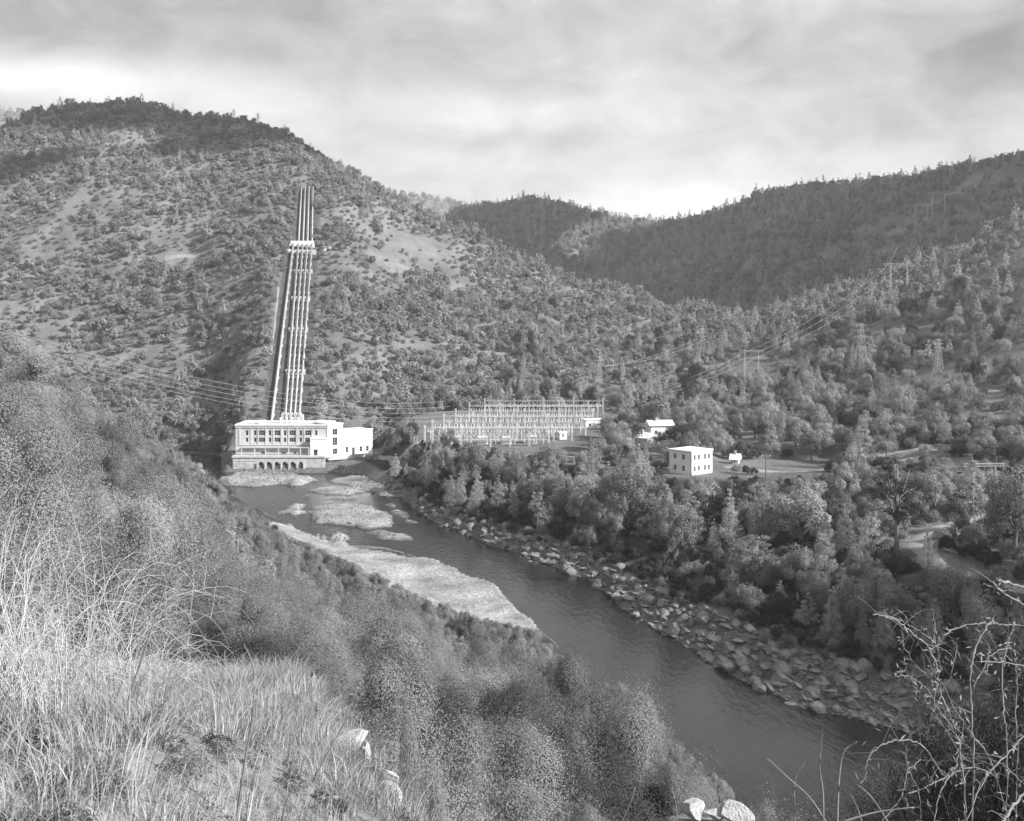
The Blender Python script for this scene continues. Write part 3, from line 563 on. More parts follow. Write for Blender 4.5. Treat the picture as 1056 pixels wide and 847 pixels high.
block_house('shed', 655, 372, math.radians(-35), 4.6, 4.5, 3.4, 'small bright gabled shed below the white cottage', 'shed', [(1.2, 2.2, 1, 2.0)], [(1.2, 2.2, 1, 2.0)], False)
block_house('shed', 716, 356, math.radians(30), 2.6, 3.0, 2.6, 'narrow bright shed between trees behind the two-storey building', 'shed', [(.7, 1.5, 1, 2.0)], [(1, 2, 1, 2.0)], False)
block_house('shed', 754, 338, math.radians(-20), 2.2, 2.6, 1.3, 'low shed with a bright sloping roof beside the yard road', 'shed', [(.7, 1.3, .4, 1.0)], [(.8, 1.5, .4, 1.0)], False)
block_house('control_hut', 577, 400, math.radians(15), 2.8, 2.6, 2.5, 'small white hut at the right front of the switchyard', 'hut', [(.9, 1.7, 1, 2.0)], [(.9, 1.7, 1, 2.0)])
block_house('control_hut', 604, 430, math.radians(10), 8, 6, 3.2, 'bright low hut at the far right end of the switchyard', 'hut', [(1.2, 2.2, 1, 2.0), (5, 6, 1, 2)], [(1.2, 2.2, 1, 2.0)])

# ------------------------------------------------------------------ switchyard
def lattice(mb, p0, p1, w, seg, r=.045):
    """square lattice member between two points"""
    a = Vector(p0); b = Vector(p1); t_ = (b - a).normalized(); s1 = t_.cross(Vector((0, 0, 1)))
    if s1.length < .1: s1 = Vector((1, 0, 0))
    s1.normalize(); s2 = t_.cross(s1)
    cs = [(s1 * i + s2 * j) * w / 2 for i, j in ((-1, -1), (1, -1), (1, 1), (-1, 1))]
    for c in cs: mb.bar(a + c, b + c, r * 1.5)
    for k in range(seg):
        q0 = a.lerp(b, k / seg); q1 = a.lerp(b, (k + 1) / seg)
        for i in range(4):
            c0, c1 = cs[i], cs[(i + 1) % 4]
            mb.bar(q0 + (c0 if k % 2 else c1), q1 + (c1 if k % 2 else c0), r)
def yard_z(x, y): return float(hgt(x, y))
ROWS = [(384, 446, 566, 4.8), (397, 438, 590, 4.8), (411, 446, 604, 5.0), (427, 458, 600, 5.4), (444, 470, 612, 5.4), (462, 484, 616, 5.6), (480, 500, 622, 5.8)]
ordn = ['nearest', 'second', 'third', 'middle', 'fifth', 'sixth', 'farthest']
for ri, (yd, pa, pb, hh) in enumerate(ROWS):
    xa, xb = wx(pa, yd), wx(pb, yd); n = max(4, int((xb - xa) / 6.2)); e = empty('steel_gantry', (xa, yd, yard_z(xa, yd)), 0, f'{ordn[ri]} row of pale lattice gantries across the switchyard' if ri in (0, 3, 6) else f'{ordn[ri]} row of pale lattice gantries back from the switchyard front', 'gantry', 'gantry rows of the switchyard')
    zb = e.location.z
    for i in range(n + 1):
        x = (xb - xa) * i / n; zl = yard_z(xa + x, yd) - zb; mb = MB(); lattice(mb, (x, 0, zl - .2), (x, 0, zl + hh + (1.0 if i % 2 == 0 else 0)), .45, 7, .035); mb.build('post', M['steel_pale'], e)
    mb = MB(); lattice(mb, (0, 0, hh - .3), (xb - xa, 0, hh - .3), .5, n * 4, .035); mb.build('beam', M['steel'], e)
    if ri % 2 == 0:
        mb = MB(); lattice(mb, (0, 0, hh * .58), (xb - xa, 0, hh * .58), .4, n * 4, .03); mb.build('beam', M['steel_pale'], e)
    for i in range(n * 2): mb = MB(); x = (xb - xa) * (i + .5) / (n * 2); mb.tube([(x, 0, hh - .6), (x, 0, hh - 1.5)], .11, 6); mb.build('insulator', M['steel'], e)
    for i in range(n * 2):
        mb = MB(); x = (xb - xa) * (i + .5) / (n * 2); zl = yard_z(xa + x, yd + 6) - zb
        mb.bar((x, 6, zl - .2), (x, 6, zl + 2.4), .1); mb.bar((x - 1.2, 6, zl + 2.4), (x + 1.2, 6, zl + 2.4), .1)
        for q in (-1, 0, 1): mb.tube([(x + q, 6, zl + 2.5), (x + q, 6, zl + 3.5)], .14, 6)
        mb.build('switch_rack', M['steel_pale'], e)
def transformer(px, d, s, label):
    p = ground(px, d); e = empty('transformer', p, .2, label, 'transformer', 'transformers in the switchyard')
    mb = MB(); mb.box(-1.6 * s, 1.6 * s, -1.1 * s, 1.1 * s, -.4, 2.6 * s); mb.box(-1.8 * s, 1.8 * s, -1.3 * s, 1.3 * s, -.6, .3); mb.build('tank', M['steel_pale'], e)
    for i in range(6): mb = MB(); x = (-1.3 + .52 * i) * s; mb.box(x - .1, x + .1, -1.7 * s, -1.1 * s - .003, .4, 2.2 * s); mb.build('radiator', M['steel'], e)
    for q in (-1, 0, 1):
        mb = MB(); mb.tube([(q * s, 0, 2.6 * s), (q * 1.1 * s, 0, 4.2 * s)], .14, 6)
        for k in range(4): mb.tube([(q * s * (1 + .025 * k), 0, 2.9 * s + k * .3), (q * s * (1 + .025 * k), 0, 3.0 * s + k * .3)], .25, 8)
        mb.build('bushing', M['steel'], e)
for px, d, s, lab in ((470, 391, 1.1, 'leftmost pale transformer at the front of the switchyard'), (497, 390, 1.1, 'second pale transformer from the left at the switchyard front'), (522, 391, 1.0, 'third pale transformer from the left at the switchyard front'), (548, 392, 1.1, 'rightmost pale transformer at the front of the switchyard')): transformer(px, d, s, lab)
fn = empty('yard_fence', ground(432, 388), 0, 'low pale fence along the front edge of the switchyard', 'fence'); FP = [ground(p, d) - fn.location for p, d in ((424, 396), (440, 384), (470, 374), (510, 362), (560, 347), (600, 345))]
pn = MB()
for a, b in zip(FP[:-1], FP[1:]):
    n = int((b - a).length / 2.4)
    for i in range(n): q = a.lerp(b, i / n); q.z = yard_z(q.x + fn.location.x, q.y + fn.location.y) - fn.location.z; mb = MB(); mb.bar(q - Vector((0, 0, .3)), q + Vector((0, 0, 2.1)), .07); mb.build('post', M['steel_pale'], fn); w_ = a.lerp(b, (i + 1) / n); w_.z = yard_z(w_.x + fn.location.x, w_.y + fn.location.y) - fn.location.z; pn.bar(q + Vector((0, 0, 2.0)), w_ + Vector((0, 0, 2.0)), .05); pn.bar(q + Vector((0, 0, 1.0)), w_ + Vector((0, 0, 1.0)), .04)
pn.build('rails', M['steel_pale'], fn)

# ------------------------------------------------------------------ pylons and wires
PYL = {}
def pylon(key, px, d, hh, kind, label, rot=0.0):
    p = ground(px, d); e = empty('lattice_pylon', p, rot, label, 'pylon', 'steel pylons on the slopes'); mb = MB(); r = max(.05, d * .00009); arms = MB(); tops = []
    if kind == 'A':
        w0, w1 = hh * .11, hh * .025; segs = 9
        def c(k, i, j): q = (1 - (k / segs) ** .9); w = w1 + (w0 - w1) * q; return Vector((i * w, j * w, hh * k / segs - (.5 if k == 0 else 0)))
        for k in range(segs):
            for i, j in ((-1, -1), (1, -1), (1, 1), (-1, 1)): mb.bar(c(k, i, j), c(k + 1, i, j), r * 1.3)
            for (i, j), (m_, n_) in (((-1, -1), (1, -1)), ((1, -1), (1, 1)), ((1, 1), (-1, 1)), ((-1, 1), (-1, -1))): mb.bar(c(k, i, j), c(k + 1, m_, n_), r); mb.bar(c(k, m_, n_), c(k + 1, i, j), r)
        for z_, w_ in ((.72, .17), (.84, .15), (.95, .12)):
            for s_ in (-1, 1):
                arms.bar((0, -.3, hh * z_), (s_ * hh * w_, 0, hh * (z_ + .005)), r); arms.bar((0, .3, hh * (z_ + .04)), (s_ * hh * w_, 0, hh * (z_ + .005)), r); tops.append(Vector((s_ * hh * w_, 0, hh * z_ - 1)))
    else:
        w = hh * .24
        for s_ in (-1, 1):
            for t1, t2 in (((s_ * w * 1.15, -1.3, -.5), (s_ * w * .95, 0, hh)), ((s_ * w * 1.15, 1.3, -.5), (s_ * w * .95, 0, hh)), ((s_ * w * .75, -1.3, -.5), (s_ * w * .95, 0, hh)), ((s_ * w * .75, 1.3, -.5), (s_ * w * .95, 0, hh))): mb.bar(t1, t2, r * 1.3)
            for k in range(7):
                a = k / 7; b = (k + 1) / 7; mb.bar((s_ * w * (1.15 - .2 * a), 0, hh * a), (s_ * w * (.75 + .2 * b), 0, hh * b), r); mb.bar((s_ * w * (.75 + .2 * a), 0, hh * a), (s_ * w * (1.15 - .2 * b), 0, hh * b), r)
            arms.bar((s_ * w, 0, hh), (s_ * w * 1.0, 0, hh * 1.12), r)
        arms.bar((-w * 1.75, 0, hh * .98), (w * 1.75, 0, hh * .98), r * 1.4); arms.bar((-w * 1.75, 0, hh * .93), (w * 1.75, 0, hh * .93), r)
        for k in range(-7, 7): arms.bar((k * w / 4, 0, hh * .93), ((k + 1) * w / 4, 0, hh * .98), r)
        mb.bar((-w * .95, 0, hh * .5), (w * .95, 0, hh * .9), r); mb.bar((w * .95, 0, hh * .5), (-w * .95, 0, hh * .9), r)
        tops = [Vector((q * w * 1.6, 0, hh * .86)) for q in (-1, 0, 1)]
        for q in (-1, 0, 1): arms.tube([(q * w * 1.6, 0, hh * .93), (q * w * 1.6, 0, hh * .86)], r * 1.2, 4)
    mb.build('tower', M['steel'], e); arms.build('cross_arm', M['steel'], e)
    R = Matrix.Rotation(rot, 4, 'Z'); PYL[key] = [e.location + R @ t_ for t_ in tops]
pylon('a', 775, 560, 17, 'H', 'small two-legged pylon above the right end of the cleared track', .3)
pylon('b', 724, 640, 19, 'A', 'slim pylon left of the small two-legged pylon', .3)
pylon('c', 888, 520, 24, 'A', 'tall slim pylon on the right slope, left of the big two-legged one', .2)
pylon('d', 927, 640, 22, 'H', 'big two-legged pylon on the right slope with a wide cross-arm', .1)
pylon('e', 950, 860, 24, 'H', 'faint two-legged pylon highest on the right mountain', .2)
pylon('f', 968, 860, 24, 'H', 'faint two-legged pylon close beside the highest one on the right', .2)
pylon('g', 441, 866, 18, 'A', 'left one of two pylons on the bare shoulder of the left mountain', .2)
pylon('h', 457, 862, 18, 'A', 'right one of two pylons on the bare shoulder of the left mountain', .2)
pylon('i', 241, 950, 15, 'A', 'slim pylon on the left mountain skyline where it starts to fall', .2)
pylon('j', 266, 935, 15, 'A', 'slim pylon on the left mountain skyline, farther down the ridge', .2)
pylon('k', 41, 560, 20, 'A', 'pale pylon low on the far left slope where the wires come in', .9)
pylon('l', 618, 560, 15, 'A', 'short pylon at the trees behind the switchyard', .3)
pylon('m', 1015, 232, 11, 'H', 'two-legged pole frame standing behind the terrace road on the right', .1)
pylon('n', 968, 470, 14, 'A', 'thin pylon in dark brush below the upper track on the right', .1)
def pole(px, d, hh, label):
    p = ground(px, d); e = empty('utility_pole', p, 0, label, 'pole', 'wooden utility poles'); mb = MB(); mb.tube([(0, 0, -.5), (0, 0, hh)], [.22, .15], 8); mb.build('mast', M['twig'], e)
    mb = MB(); mb.box(-1.3, 1.3, -.1, .1, hh - 1.0, hh - .75); mb.build('cross_arm', M['twig'], e)
    for q in (-1.1, 0, 1.1): mb = MB(); mb.tube([(q, 0, hh - .75), (q, 0, hh - .4)], .08, 6); mb.build('insulator', M['steel_pale'], e)
    return p + Vector((0, 0, hh - .6))
q1 = pole(790, 300, 8, 'thin wooden pole among the trees above the yard road'); q2 = pole(867, 255, 8, 'wooden pole at the right end of the yard road'); q3 = pole(962, 235, 8, 'wooden pole beside the terrace road near the pole frame')
def wire(a, b, sag, label, r=.05, mat='wire', n=40):
    mb = MB(); pts = []
    for i in range(n + 1):
        k = i / n; p = Vector(a).lerp(Vector(b), k); p.z -= sag * 4 * k * (1 - k); pts.append(p)
    mb.tube(pts, [r * (.45 + .55 * p.y / 500) for p in pts], 4); tag(mb.build('power_line', M[mat]), label, 'power line', 'power line wires')
def P3(px, py, d): return Vector((wx(px, d), d, zat(py, d)))
for i, (ay, by, sg, nm) in enumerate(((331, 414, 10, 'topmost'), (334, 419, 11, 'second highest'), (340, 424, 11, 'middle'), (344, 428, 12, 'fourth'), (350, 432, 12, 'lowest'))):
    wire(P3(-30, ay, 190 + i * 6), P3(460 + i * 5, by, 440), sg * .55, f'{nm} of the pale wires sweeping from the left edge down to the switchyard', .042, 'wire')
for i in range(3):
    wire(PYL['k'][i], P3(440 + i * 6, 428, 470), 16, ['upper', 'middle', 'lower'][i] + ' wire from the far left pylon to the switchyard', .05)
nm = ['left', 'middle', 'right']
for i in range(3):
    wire(PYL['a'][i], P3(600 + i * 8, 424, 478), 3, nm[i] + ' wire from the small two-legged pylon to the switchyard', .04)
    wire(PYL['a'][i], PYL['d'][i], 4, nm[i] + ' wire between the small and the big two-legged pylons', .04)
    wire(PYL['d'][i], PYL['e'][i], 6, nm[i] + ' wire from the big two-legged pylon up to the highest one', .04)
wire(PYL['b'][0], PYL['l'][0], 3, 'left wire between the slim pylon and the short pylon behind the switchyard', .05); wire(PYL['b'][1], PYL['l'][1], 3, 'right wire between the slim pylon and the short pylon behind the switchyard', .05)
wire(PYL['c'][0], PYL['b'][0], 4, 'wire from the tall slim pylon to the slim one left of it', .05)
wire(q1, q2, 1.5, 'thin wire between the two poles over the yard road', .04); wire(q2, q3, 1.5, 'thin wire from the yard road pole to the terrace road pole', .04); wire(q3, PYL['m'][0], 1, 'thin wire from the terrace pole to the pole frame', .04)

# ------------------------------------------------------------------ plants: meshes
def leaves(C, D, ln, wd, rs, up=0.0, nb=0.7):
    """diamond leaves at C, facing roughly D"""
    n = len(C); D = D + rs.normal(0, nb, (n, 3)); D[:, 2] += up; D /= np.linalg.norm(D, axis=1)[:, None] + 1e-9
    A = np.cross(D, rs.normal(0, 1, (n, 3))); A /= np.linalg.norm(A, axis=1)[:, None] + 1e-9; B = np.cross(D, A)
    l = (ln * rs.uniform(.6, 1.4, n))[:, None]; w = (wd * rs.uniform(.6, 1.4, n))[:, None]
    V = np.stack([C - A * l, C + B * w, C + A * l, C - B * w], 1).reshape(-1, 3); return V, np.arange(n * 4).reshape(n, 4)
def unit(rs, n): v = rs.normal(0, 1, (n, 3)); return v / np.linalg.norm(v, axis=1)[:, None]
def crown_round(seed, nc, nl, ln, wd, hz=0.85, zc=1.15, low=-0.55, cr=(.2, .36), spiky=0.0, shell=.55, nb=.6):
    rs = np.random.default_rng(seed); d = unit(rs, nc * 3); d = d[d[:, 2] > low][:nc]; k = rs.uniform(.55, .95, len(d)) ** .7
    lob = 1 + .22 * np.sin(3 * np.arctan2(d[:, 1], d[:, 0]) + seed) + .1 * np.sin(5 * np.arctan2(d[:, 1], d[:, 0]) + 2.1 * seed)
    c = d * (k * lob)[:, None] * [.82, .82, hz]; c[:, 2] += zc; r = rs.uniform(*cr, len(d))
    per = max(1, nl // len(d)); dd = unit(rs, per * len(d)); cc = np.repeat(c, per, 0); rr = np.repeat(r, per)
    P = cc + dd * (rr * rs.uniform(shell, 1.08, len(rr)))[:, None]; nn = dd + .5 * np.repeat(d, per, 0)
    if spiky:
        m_ = rs.random(len(P)) < .28; P[m_] += dd[m_] * (rr[m_] * rs.uniform(0, spiky, m_.sum()))[:, None]
    P[:, 2] = np.maximum(P[:, 2], .02); return leaves(P, nn, ln, wd, rs, 0, nb), c, r
def crown_cone(seed, nt, nl, ln, wd, h=3.2, h0=.5, w=.75):
    rs = np.random.default_rng(seed); cs = []; rr = []
    for i in range(nt):
        k = (i + .5) / nt; z = h0 + (h - h0) * k; R = w * (1 - k) ** .75 * rs.uniform(.75, 1.15) + .06; m_ = max(2, int(7 * (1 - k) + 2)); a0 = rs.uniform(0, 6.28)
        for j in range(m_):
            a = a0 + 6.283 * j / m_ + rs.normal(0, .25); q = R * rs.uniform(.45, 1.0)
            if rs.random() < .12: continue
            cs.append((q * math.cos(a), q * math.sin(a), z + rs.normal(0, .06) + q * .12)); rr.append(.10 + .20 * (1 - k) * rs.uniform(.7, 1.3))
    c = np.array(cs); r = np.array(rr); per = nl // len(c); dd = unit(rs, per * len(c)); R_ = np.repeat(r, per)
    P = np.repeat(c, per, 0) + dd * [1, 1, .75] * (R_ * rs.uniform(.4, 1.1, len(R_)))[:, None]; return leaves(P, dd + [0, 0, .3], ln, wd, rs), c, r
def crown_open(seed, nl, ln, wd, h=3.4):
    rs = np.random.default_rng(seed); cs = []; rr = []
    for i in range(34):
        k = rs.uniform(0.42, 1.0); z = h * k; R = .95 * math.sin(math.pi * min(1, (1.12 - k) / .75)) * rs.uniform(.35, 1.0); a = rs.uniform(0, 6.28); cs.append((R * math.cos(a), R * math.sin(a), z)); rr.append(rs.uniform(.12, .27))
    c = np.array(cs); r = np.array(rr); per = nl // len(c); dd = unit(rs, per * len(c)); R_ = np.repeat(r, per)
    P = np.repeat(c, per, 0) + dd * [1, 1, .6] * (R_ * rs.uniform(.3, 1.15, len(R_)))[:, None]; return leaves(P, dd, ln, wd, rs), c, r
def plume(seed, nst, nl, ln, wd, h=1.5):
    """feathery shrub: many upright plumes rising and leaning out from the base"""
    rs = np.random.default_rng(seed); P = []; D = []
    per = nl // nst
    for i in range(nst):
        a = rs.uniform(0, 6.28); lean = rs.uniform(.0, 1.0) ** .6; H_ = h * rs.uniform(.7, 1.05) * (1 - .38 * lean ** 2); t = rs.uniform(.12, 1, per) ** .75
        R = lean * 1.0 * t ** .8; wob = rs.normal(0, .05, (per, 3)) * (1.3 - t * .7)[:, None] * 2.0
        p = np.stack([R * math.cos(a), R * math.sin(a), H_ * t], 1) + wob; P.append(p); D.append(np.stack([np.full(per, math.cos(a) * lean), np.full(per, math.sin(a) * lean), np.full(per, .5)], 1) + wob * 4)
    P = np.concatenate(P); P[:, 2] = np.maximum(P[:, 2], .02); return leaves(P, np.concatenate(D), ln, wd, rs, 0, .9)
def trunk_mb(seed, h, r0, cl, nlimb=5, lean=.08):
    rr = random.Random(seed); mb = MB(); lx_, ly_ = rr.uniform(-lean, lean), rr.uniform(-lean, lean)
    pts = [(lx_ * h * k * (1 + .3 * math.sin(5 * k)), ly_ * h * k, h * k - .12 * (k == 0)) for k in (0, .2, .4, .6, .8, 1)]; mb.tube(pts, [r0 * (1.25 - k * .95) for k in (0, .2, .4, .6, .8, 1)], 7)
    idxs = rr.sample(range(len(cl)), min(nlimb, len(cl)))
    for i in idxs:
        c = Vector(cl[i]); k = rr.uniform(.35, .8) if c.z > h * .6 else min(.8, max(.2, c.z / h * .75)); a = Vector((lx_ * h * k, ly_ * h * k, h * k)); mid = a.lerp(c, .5) + Vector((rr.uniform(-.05, .05), rr.uniform(-.05, .05), .06)); mb.tube([a, mid, c], [r0 * .42, r0 * .28, r0 * .1], 5)
    return mb
PROTO = {}     # kind -> list of (crown mesh, trunk mesh)
def mk(kind, i, VF, c, mat, th, tr, nl, lean=.08):
    me = npmesh(kind + '_crown', *VF); me.materials.append(M[mat]); tb = trunk_mb(i * 13 + 5, th, tr, c, nl, lean); tm = bpy.data.meshes.new(kind + '_trunk'); tm.from_pydata(tb.v, [], tb.f); tm.materials.append(M['bark']); tm.polygons.foreach_set('use_smooth', [True] * len(tm.polygons))
    PROTO.setdefault(kind, []).append((me, tm))
for i in range(6):
    VF, c, r = crown_round(100 + i, 34, 7000, .034, .022, shell=.75, nb=.42, hz=(.75, .95, .85, 1.15, .7, 1.0)[i], zc=(1.0, 1.2, 1.1, 1.35, .95, 1.2)[i]); mk('oak', i, VF, c, 'oak', 1.1, .07, 14)
for i in range(5):
    VF, c, r = crown_cone(200 + i, 13 + i, 5200, .034, .018, w=(.75, .9, .65, .8, 1.0)[i]); mk('pine', i, VF, c, 'pine', 3.1, .05, 16, .03)
for i in range(3):
    VF, c, r = crown_open(230 + i, 4200, .036, .016); mk('open', i, VF, c, 'pine', 3.2, .06, 30, .06)
for i in range(4):
    PROTO.setdefault('plume', []).append((npmesh('shrub_crown', *plume(300 + i, 90, 26000, .020, .0065, (1.5, 1.8, 1.3, 1.6)[i])), None)); PROTO['plume'][-1][0].materials.append(M['brush_near'])
for i in range(4):
    PROTO.setdefault('plume_mid', []).append((npmesh('shrub_crown', *plume(320 + i, 60, 5200, .040, .014, (1.4, 1.7, 1.2, 1.5)[i])), None)); PROTO['plume_mid'][-1][0].materials.append(M['brush_near'])
for i in range(5):
    VF, c, r = crown_round(700 + i, 26, 14000, .031, .016, shell=.75, nb=.4, hz=.8, zc=.65, low=-.4, cr=(.15, .3), spiky=.6); me = npmesh('shrub_crown', *VF); me.materials.append(M['brush_near']); PROTO.setdefault('brush_mid', []).append((me, None))
for i in range(5):      # big dense bushes close by: domes of fine feathery leaves down to the ground
    VF, c, r = crown_round(720 + i, (30, 38, 26, 34, 30)[i], 100000, .0125, .0066, hz=(1.0, 1.15, .9, 1.05, .8)[i], zc=.8, low=-.75, cr=(.16, .33), spiky=.3, shell=.8, nb=.38); me = npmesh('shrub_crown', *VF); me.materials.append(M['brush_near']); PROTO.setdefault('dome', []).append((me, None))
for i in range(3):      # the nearest bushes: the same billows with finer leaves
    VF, c, r = crown_round(760 + i, (32, 26, 38)[i], 230000, .0072, .0036, hz=(1.0, .9, 1.15)[i], zc=.8, low=-.75, cr=(.14, .32), spiky=.7, shell=.78, nb=.26); me = npmesh('shrub_crown', *VF); me.materials.append(M['brush_near']); PROTO.setdefault('dome_near', []).append((me, None))
for i in range(5):
    VF, c, r = crown_round(340 + i, 30, 2600, .052, .026, hz=.75, zc=.6, low=-.4, cr=(.18, .34), spiky=.5); me = npmesh('shrub_crown', *VF); me.materials.append(M['brush']); PROTO.setdefault('brush', []).append((me, None))
for i in range(4):
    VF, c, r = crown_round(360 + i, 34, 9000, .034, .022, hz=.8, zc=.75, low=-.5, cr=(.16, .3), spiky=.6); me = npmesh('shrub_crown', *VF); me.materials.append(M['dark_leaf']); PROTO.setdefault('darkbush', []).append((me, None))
for i in range(5):      # far trees: crown and a stub of trunk in one small mesh
    VF, c, r = crown_round(400 + i, 26, 620, .115, .075, hz=(.85, 1.0, .7, 1.15, .9)[i], zc=(1.05, 1.2, .8, 1.3, 1.0)[i], cr=(.2, .36)); me = npmesh('far_oak', *VF); me.materials.append(M['far_oak']); PROTO.setdefault('far_oak', []).append((me, None))
for i in range(4):
    VF, c, r = crown_cone(420 + i, 9, 620, .095, .05, h=3.0, h0=.15, w=.8); me = npmesh('far_pine', *VF); me.materials.append(M['pine']); PROTO.setdefault('far_pine', []).append((me, None))
for i in range(5):
    rs = np.random.default_rng(500 + i); mb = MB(); bm_n = 0
    import bmesh
    bm = bmesh.new(); bmesh.ops.create_icosphere(bm, subdivisions=2, radius=1.0)
    planes = unit(rs, 11); offs = rs.uniform(.42, .8, 11)
    for v_ in bm.verts:
        for p_, o_ in zip(planes, offs):
            dd = v_.co.dot(Vector(p_)) - o_
            if dd > 0: v_.co -= Vector(p_) * dd
        v_.co += Vector(rs.normal(0, .035, 3)); v_.co.z *= (.5, .34, .6, .42, .28)[i]; v_.co.y *= (.75, .5, .85, .5, .62)[i]
    me = bpy.data.meshes.new('boulder'); bm.to_mesh(me); bm.free(); me.materials.append(M['rock']); PROTO.setdefault('rock', []).append((me, None))

# ------------------------------------------------------------------ plants: where they stand
ITEMS = []      # dict(kind, proto, var, X, Y, z, R, sz, rot, d)
def line(k, X, Y): return lineY(k, X, Y)
def nearroad(X, Y, extra=1.5):
    r = np.zeros(len(X), bool)
    for P, w in ROADS:
        A = np.array([(p.x, p.y) for p in P[::2]])
        lo = A.min(0) - 12; hi = A.max(0) + 12; s_ = np.nonzero((X > lo[0]) & (X < hi[0]) & (Y > lo[1]) & (Y < hi[1]))[0]
        if len(s_): dd = np.min(np.hypot(X[s_, None] - A[None, :, 0], Y[s_, None] - A[None, :, 1]), 1); r[s_] |= dd < w / 2 + extra
    return r
FOOT = [[(wx(p, d), d) for p, d in q] for q in (
    [(428, 394), (470, 380), (560, 352), (612, 354), (630, 486), (520, 492), (452, 486), (425, 470)], [(233, 400), (340, 402), (397, 418), (397, 446), (345, 452), (233, 450)],
    [(682, 296), (742, 286), (760, 320), (735, 336), (686, 332)], [(662, 390), (696, 390), (696, 410), (662, 410)], [(648, 362), (672, 362), (672, 380), (648, 380)], [(706, 344), (722, 344), (722, 358), (706, 358)], [(745, 318), (800, 314), (862, 316), (868, 342), (750, 348)], [(690, 245), (745, 250), (742, 300), (700, 300)][:0] or [(0, 1), (1, 1), (1, 2)])]
def scatter(Ya, Yb, Xa, Xb, sp, test, kinds, Rr, ratio=1.0, seed=0, tall=(.85, 1.2), sink=.0, clump=None, vis=4.0):
    rs = np.random.default_rng(seed); gx, gy = np.meshgrid(np.arange(Xa, Xb, sp), np.arange(Ya, Yb, sp)); X = gx.ravel() + rs.uniform(-.5, .5, gx.size) * sp * .95; Y = gy.ravel() + rs.uniform(-.5, .5, gx.size) * sp * .95
    px = CX + X / Y * F; k = (px > -45) & (px < 1100) & (Y > 2); X, Y, px = X[k], Y[k], px[k]
    k = test(X, Y); X, Y, px = X[k], Y[k], px[k]; Z = hgt(X, Y); py = HY + (H - Z) / Y * F
    R = rs.uniform(0, 1, len(X)) ** 1.4 * (Rr[1] - Rr[0]) + Rr[0]
    pr = np.full(len(X), ratio)
    if clump: nn = fbm(X / clump[0] + 5, Y / clump[0], 3); pr = pr * np.clip((nn - clump[1]) / clump[2] + .5, .06, 1)
    for ex, ey, ra, rb, am in CLEAR: pr = pr * (1 - am * np.exp(-(((px - ex) / ra) ** 2 + ((py - ey) / rb) ** 2) ** 2))
    k = (rs.random(len(X)) < pr) & ~nearroad(X, Y, 1.0)
    for ft in FOOT: k &= pd(ft, X, Y) < 0
    t_ = np.clip((Y - PEN_A.y) / (PEN_C.y - PEN_A.y), -.05, 1.02); cx = PEN_A.x + (PEN_B.x - PEN_A.x) * np.clip((Y - PEN_A.y) / (PEN_B.y - PEN_A.y), 0, 1) + (PEN_C.x - PEN_B.x) * np.clip((Y - PEN_B.y) / (PEN_C.y - PEN_B.y), 0, 1)
    k &= ~((Y > 430) & (Y < PEN_C.y + 6) & (np.abs(X - cx) < np.where(Y > PEN_B.y, 6.0, 9.5)))
    k &= visible(X, Y, Z + R * 1.8, vis)
    X, Y, Z, R = X[k], Y[k], Z[k], R[k]; ks = rs.choice(len(kinds), len(X), p=np.array([q[2] for q in kinds]) / sum(q[2] for q in kinds))
    for x, y, z, r, q, s1, s2, s3 in zip(X, Y, Z, R, ks, rs.random(len(X)), rs.random(len(X)), rs.random(len(X))):
        kind, proto, _, rm = kinds[q]; ITEMS.append(dict(kind=kind, proto=proto, var=int(s1 * 997) % len(PROTO[proto]), X=x, Y=y, z=z - sink * r, R=r * rm, sz=tall[0] + (tall[1] - tall[0]) * s2, rot=s3 * 6.283))
CLEAR = [(425, 262, 52, 26, .9), (395, 250, 30, 30, .6), (130, 372, 120, 20, .55), (60, 350, 60, 16, .5), (700, 388, 80, 9, .7), (790, 378, 60, 9, .7), (930, 343, 60, 7, .8), (940, 402, 70, 8, .8), (185, 266, 22, 6, .9), (330, 240, 20, 10, .7),
         (690, 452, 18, 10, .9), (240, 310, 22, 40, .45), (950, 478, 70, 12, .55), (860, 480, 30, 7, .7), (760, 450, 22, 9, .6), (440, 478, 26, 8, .5), (720, 500, 30, 9, .85), (610, 400, 50, 8, .6), (540, 290, 14, 10, .3)]
OK_, PN_, SH_ = 'oak_tree', 'pine_tree', 'shrub'
# near left hillside
scatter(11, 60, -75, 12, 3.0, lambda X, Y: (Y > line(3, X, Y) - 2) & (Y < line(6, X, Y)) & (Y < 58), [(SH_, 'plume', 2, .8), (SH_, 'dome', 7, 1)], (1.2, 2.7), .95, 1, (.75, 1.4), .05)
scatter(11, 60, -75, 12, 2.2, lambda X, Y: (Y > line(3, X, Y) - 2) & (Y < line(6, X, Y)) & (Y < 58), [(SH_, 'plume', 2, 1), (SH_, 'dome', 3, 1)], (.5, 1.1), .5, 21, (.8, 1.3), .05)
scatter(58, 150, -120, 32, 3.5, lambda X, Y: (Y >= 58) & (Y < line(7, X, Y) - 2.5) & ((Y < line(6, X, Y) - .5) | (X > 3)), [(SH_, 'dome', 4, 1), (SH_, 'plume_mid', 1.5, 1), (SH_, 'brush_mid', 6, 1), (OK_, 'oak', .25, 1.2)], (1.4, 3.5), .92, 2, (.75, 1.4), .03)
scatter(150, 440, -290, 10, 3.9, lambda X, Y: (Y >= 150) & (Y < line(6, X, Y) + .5), [(SH_, 'brush_mid', 6, 1), (SH_, 'plume_mid', 2, 1), (OK_, 'oak', .7, 1.1)], (1.6, 2.9), .95, 3, (.9, 1.4), .03)
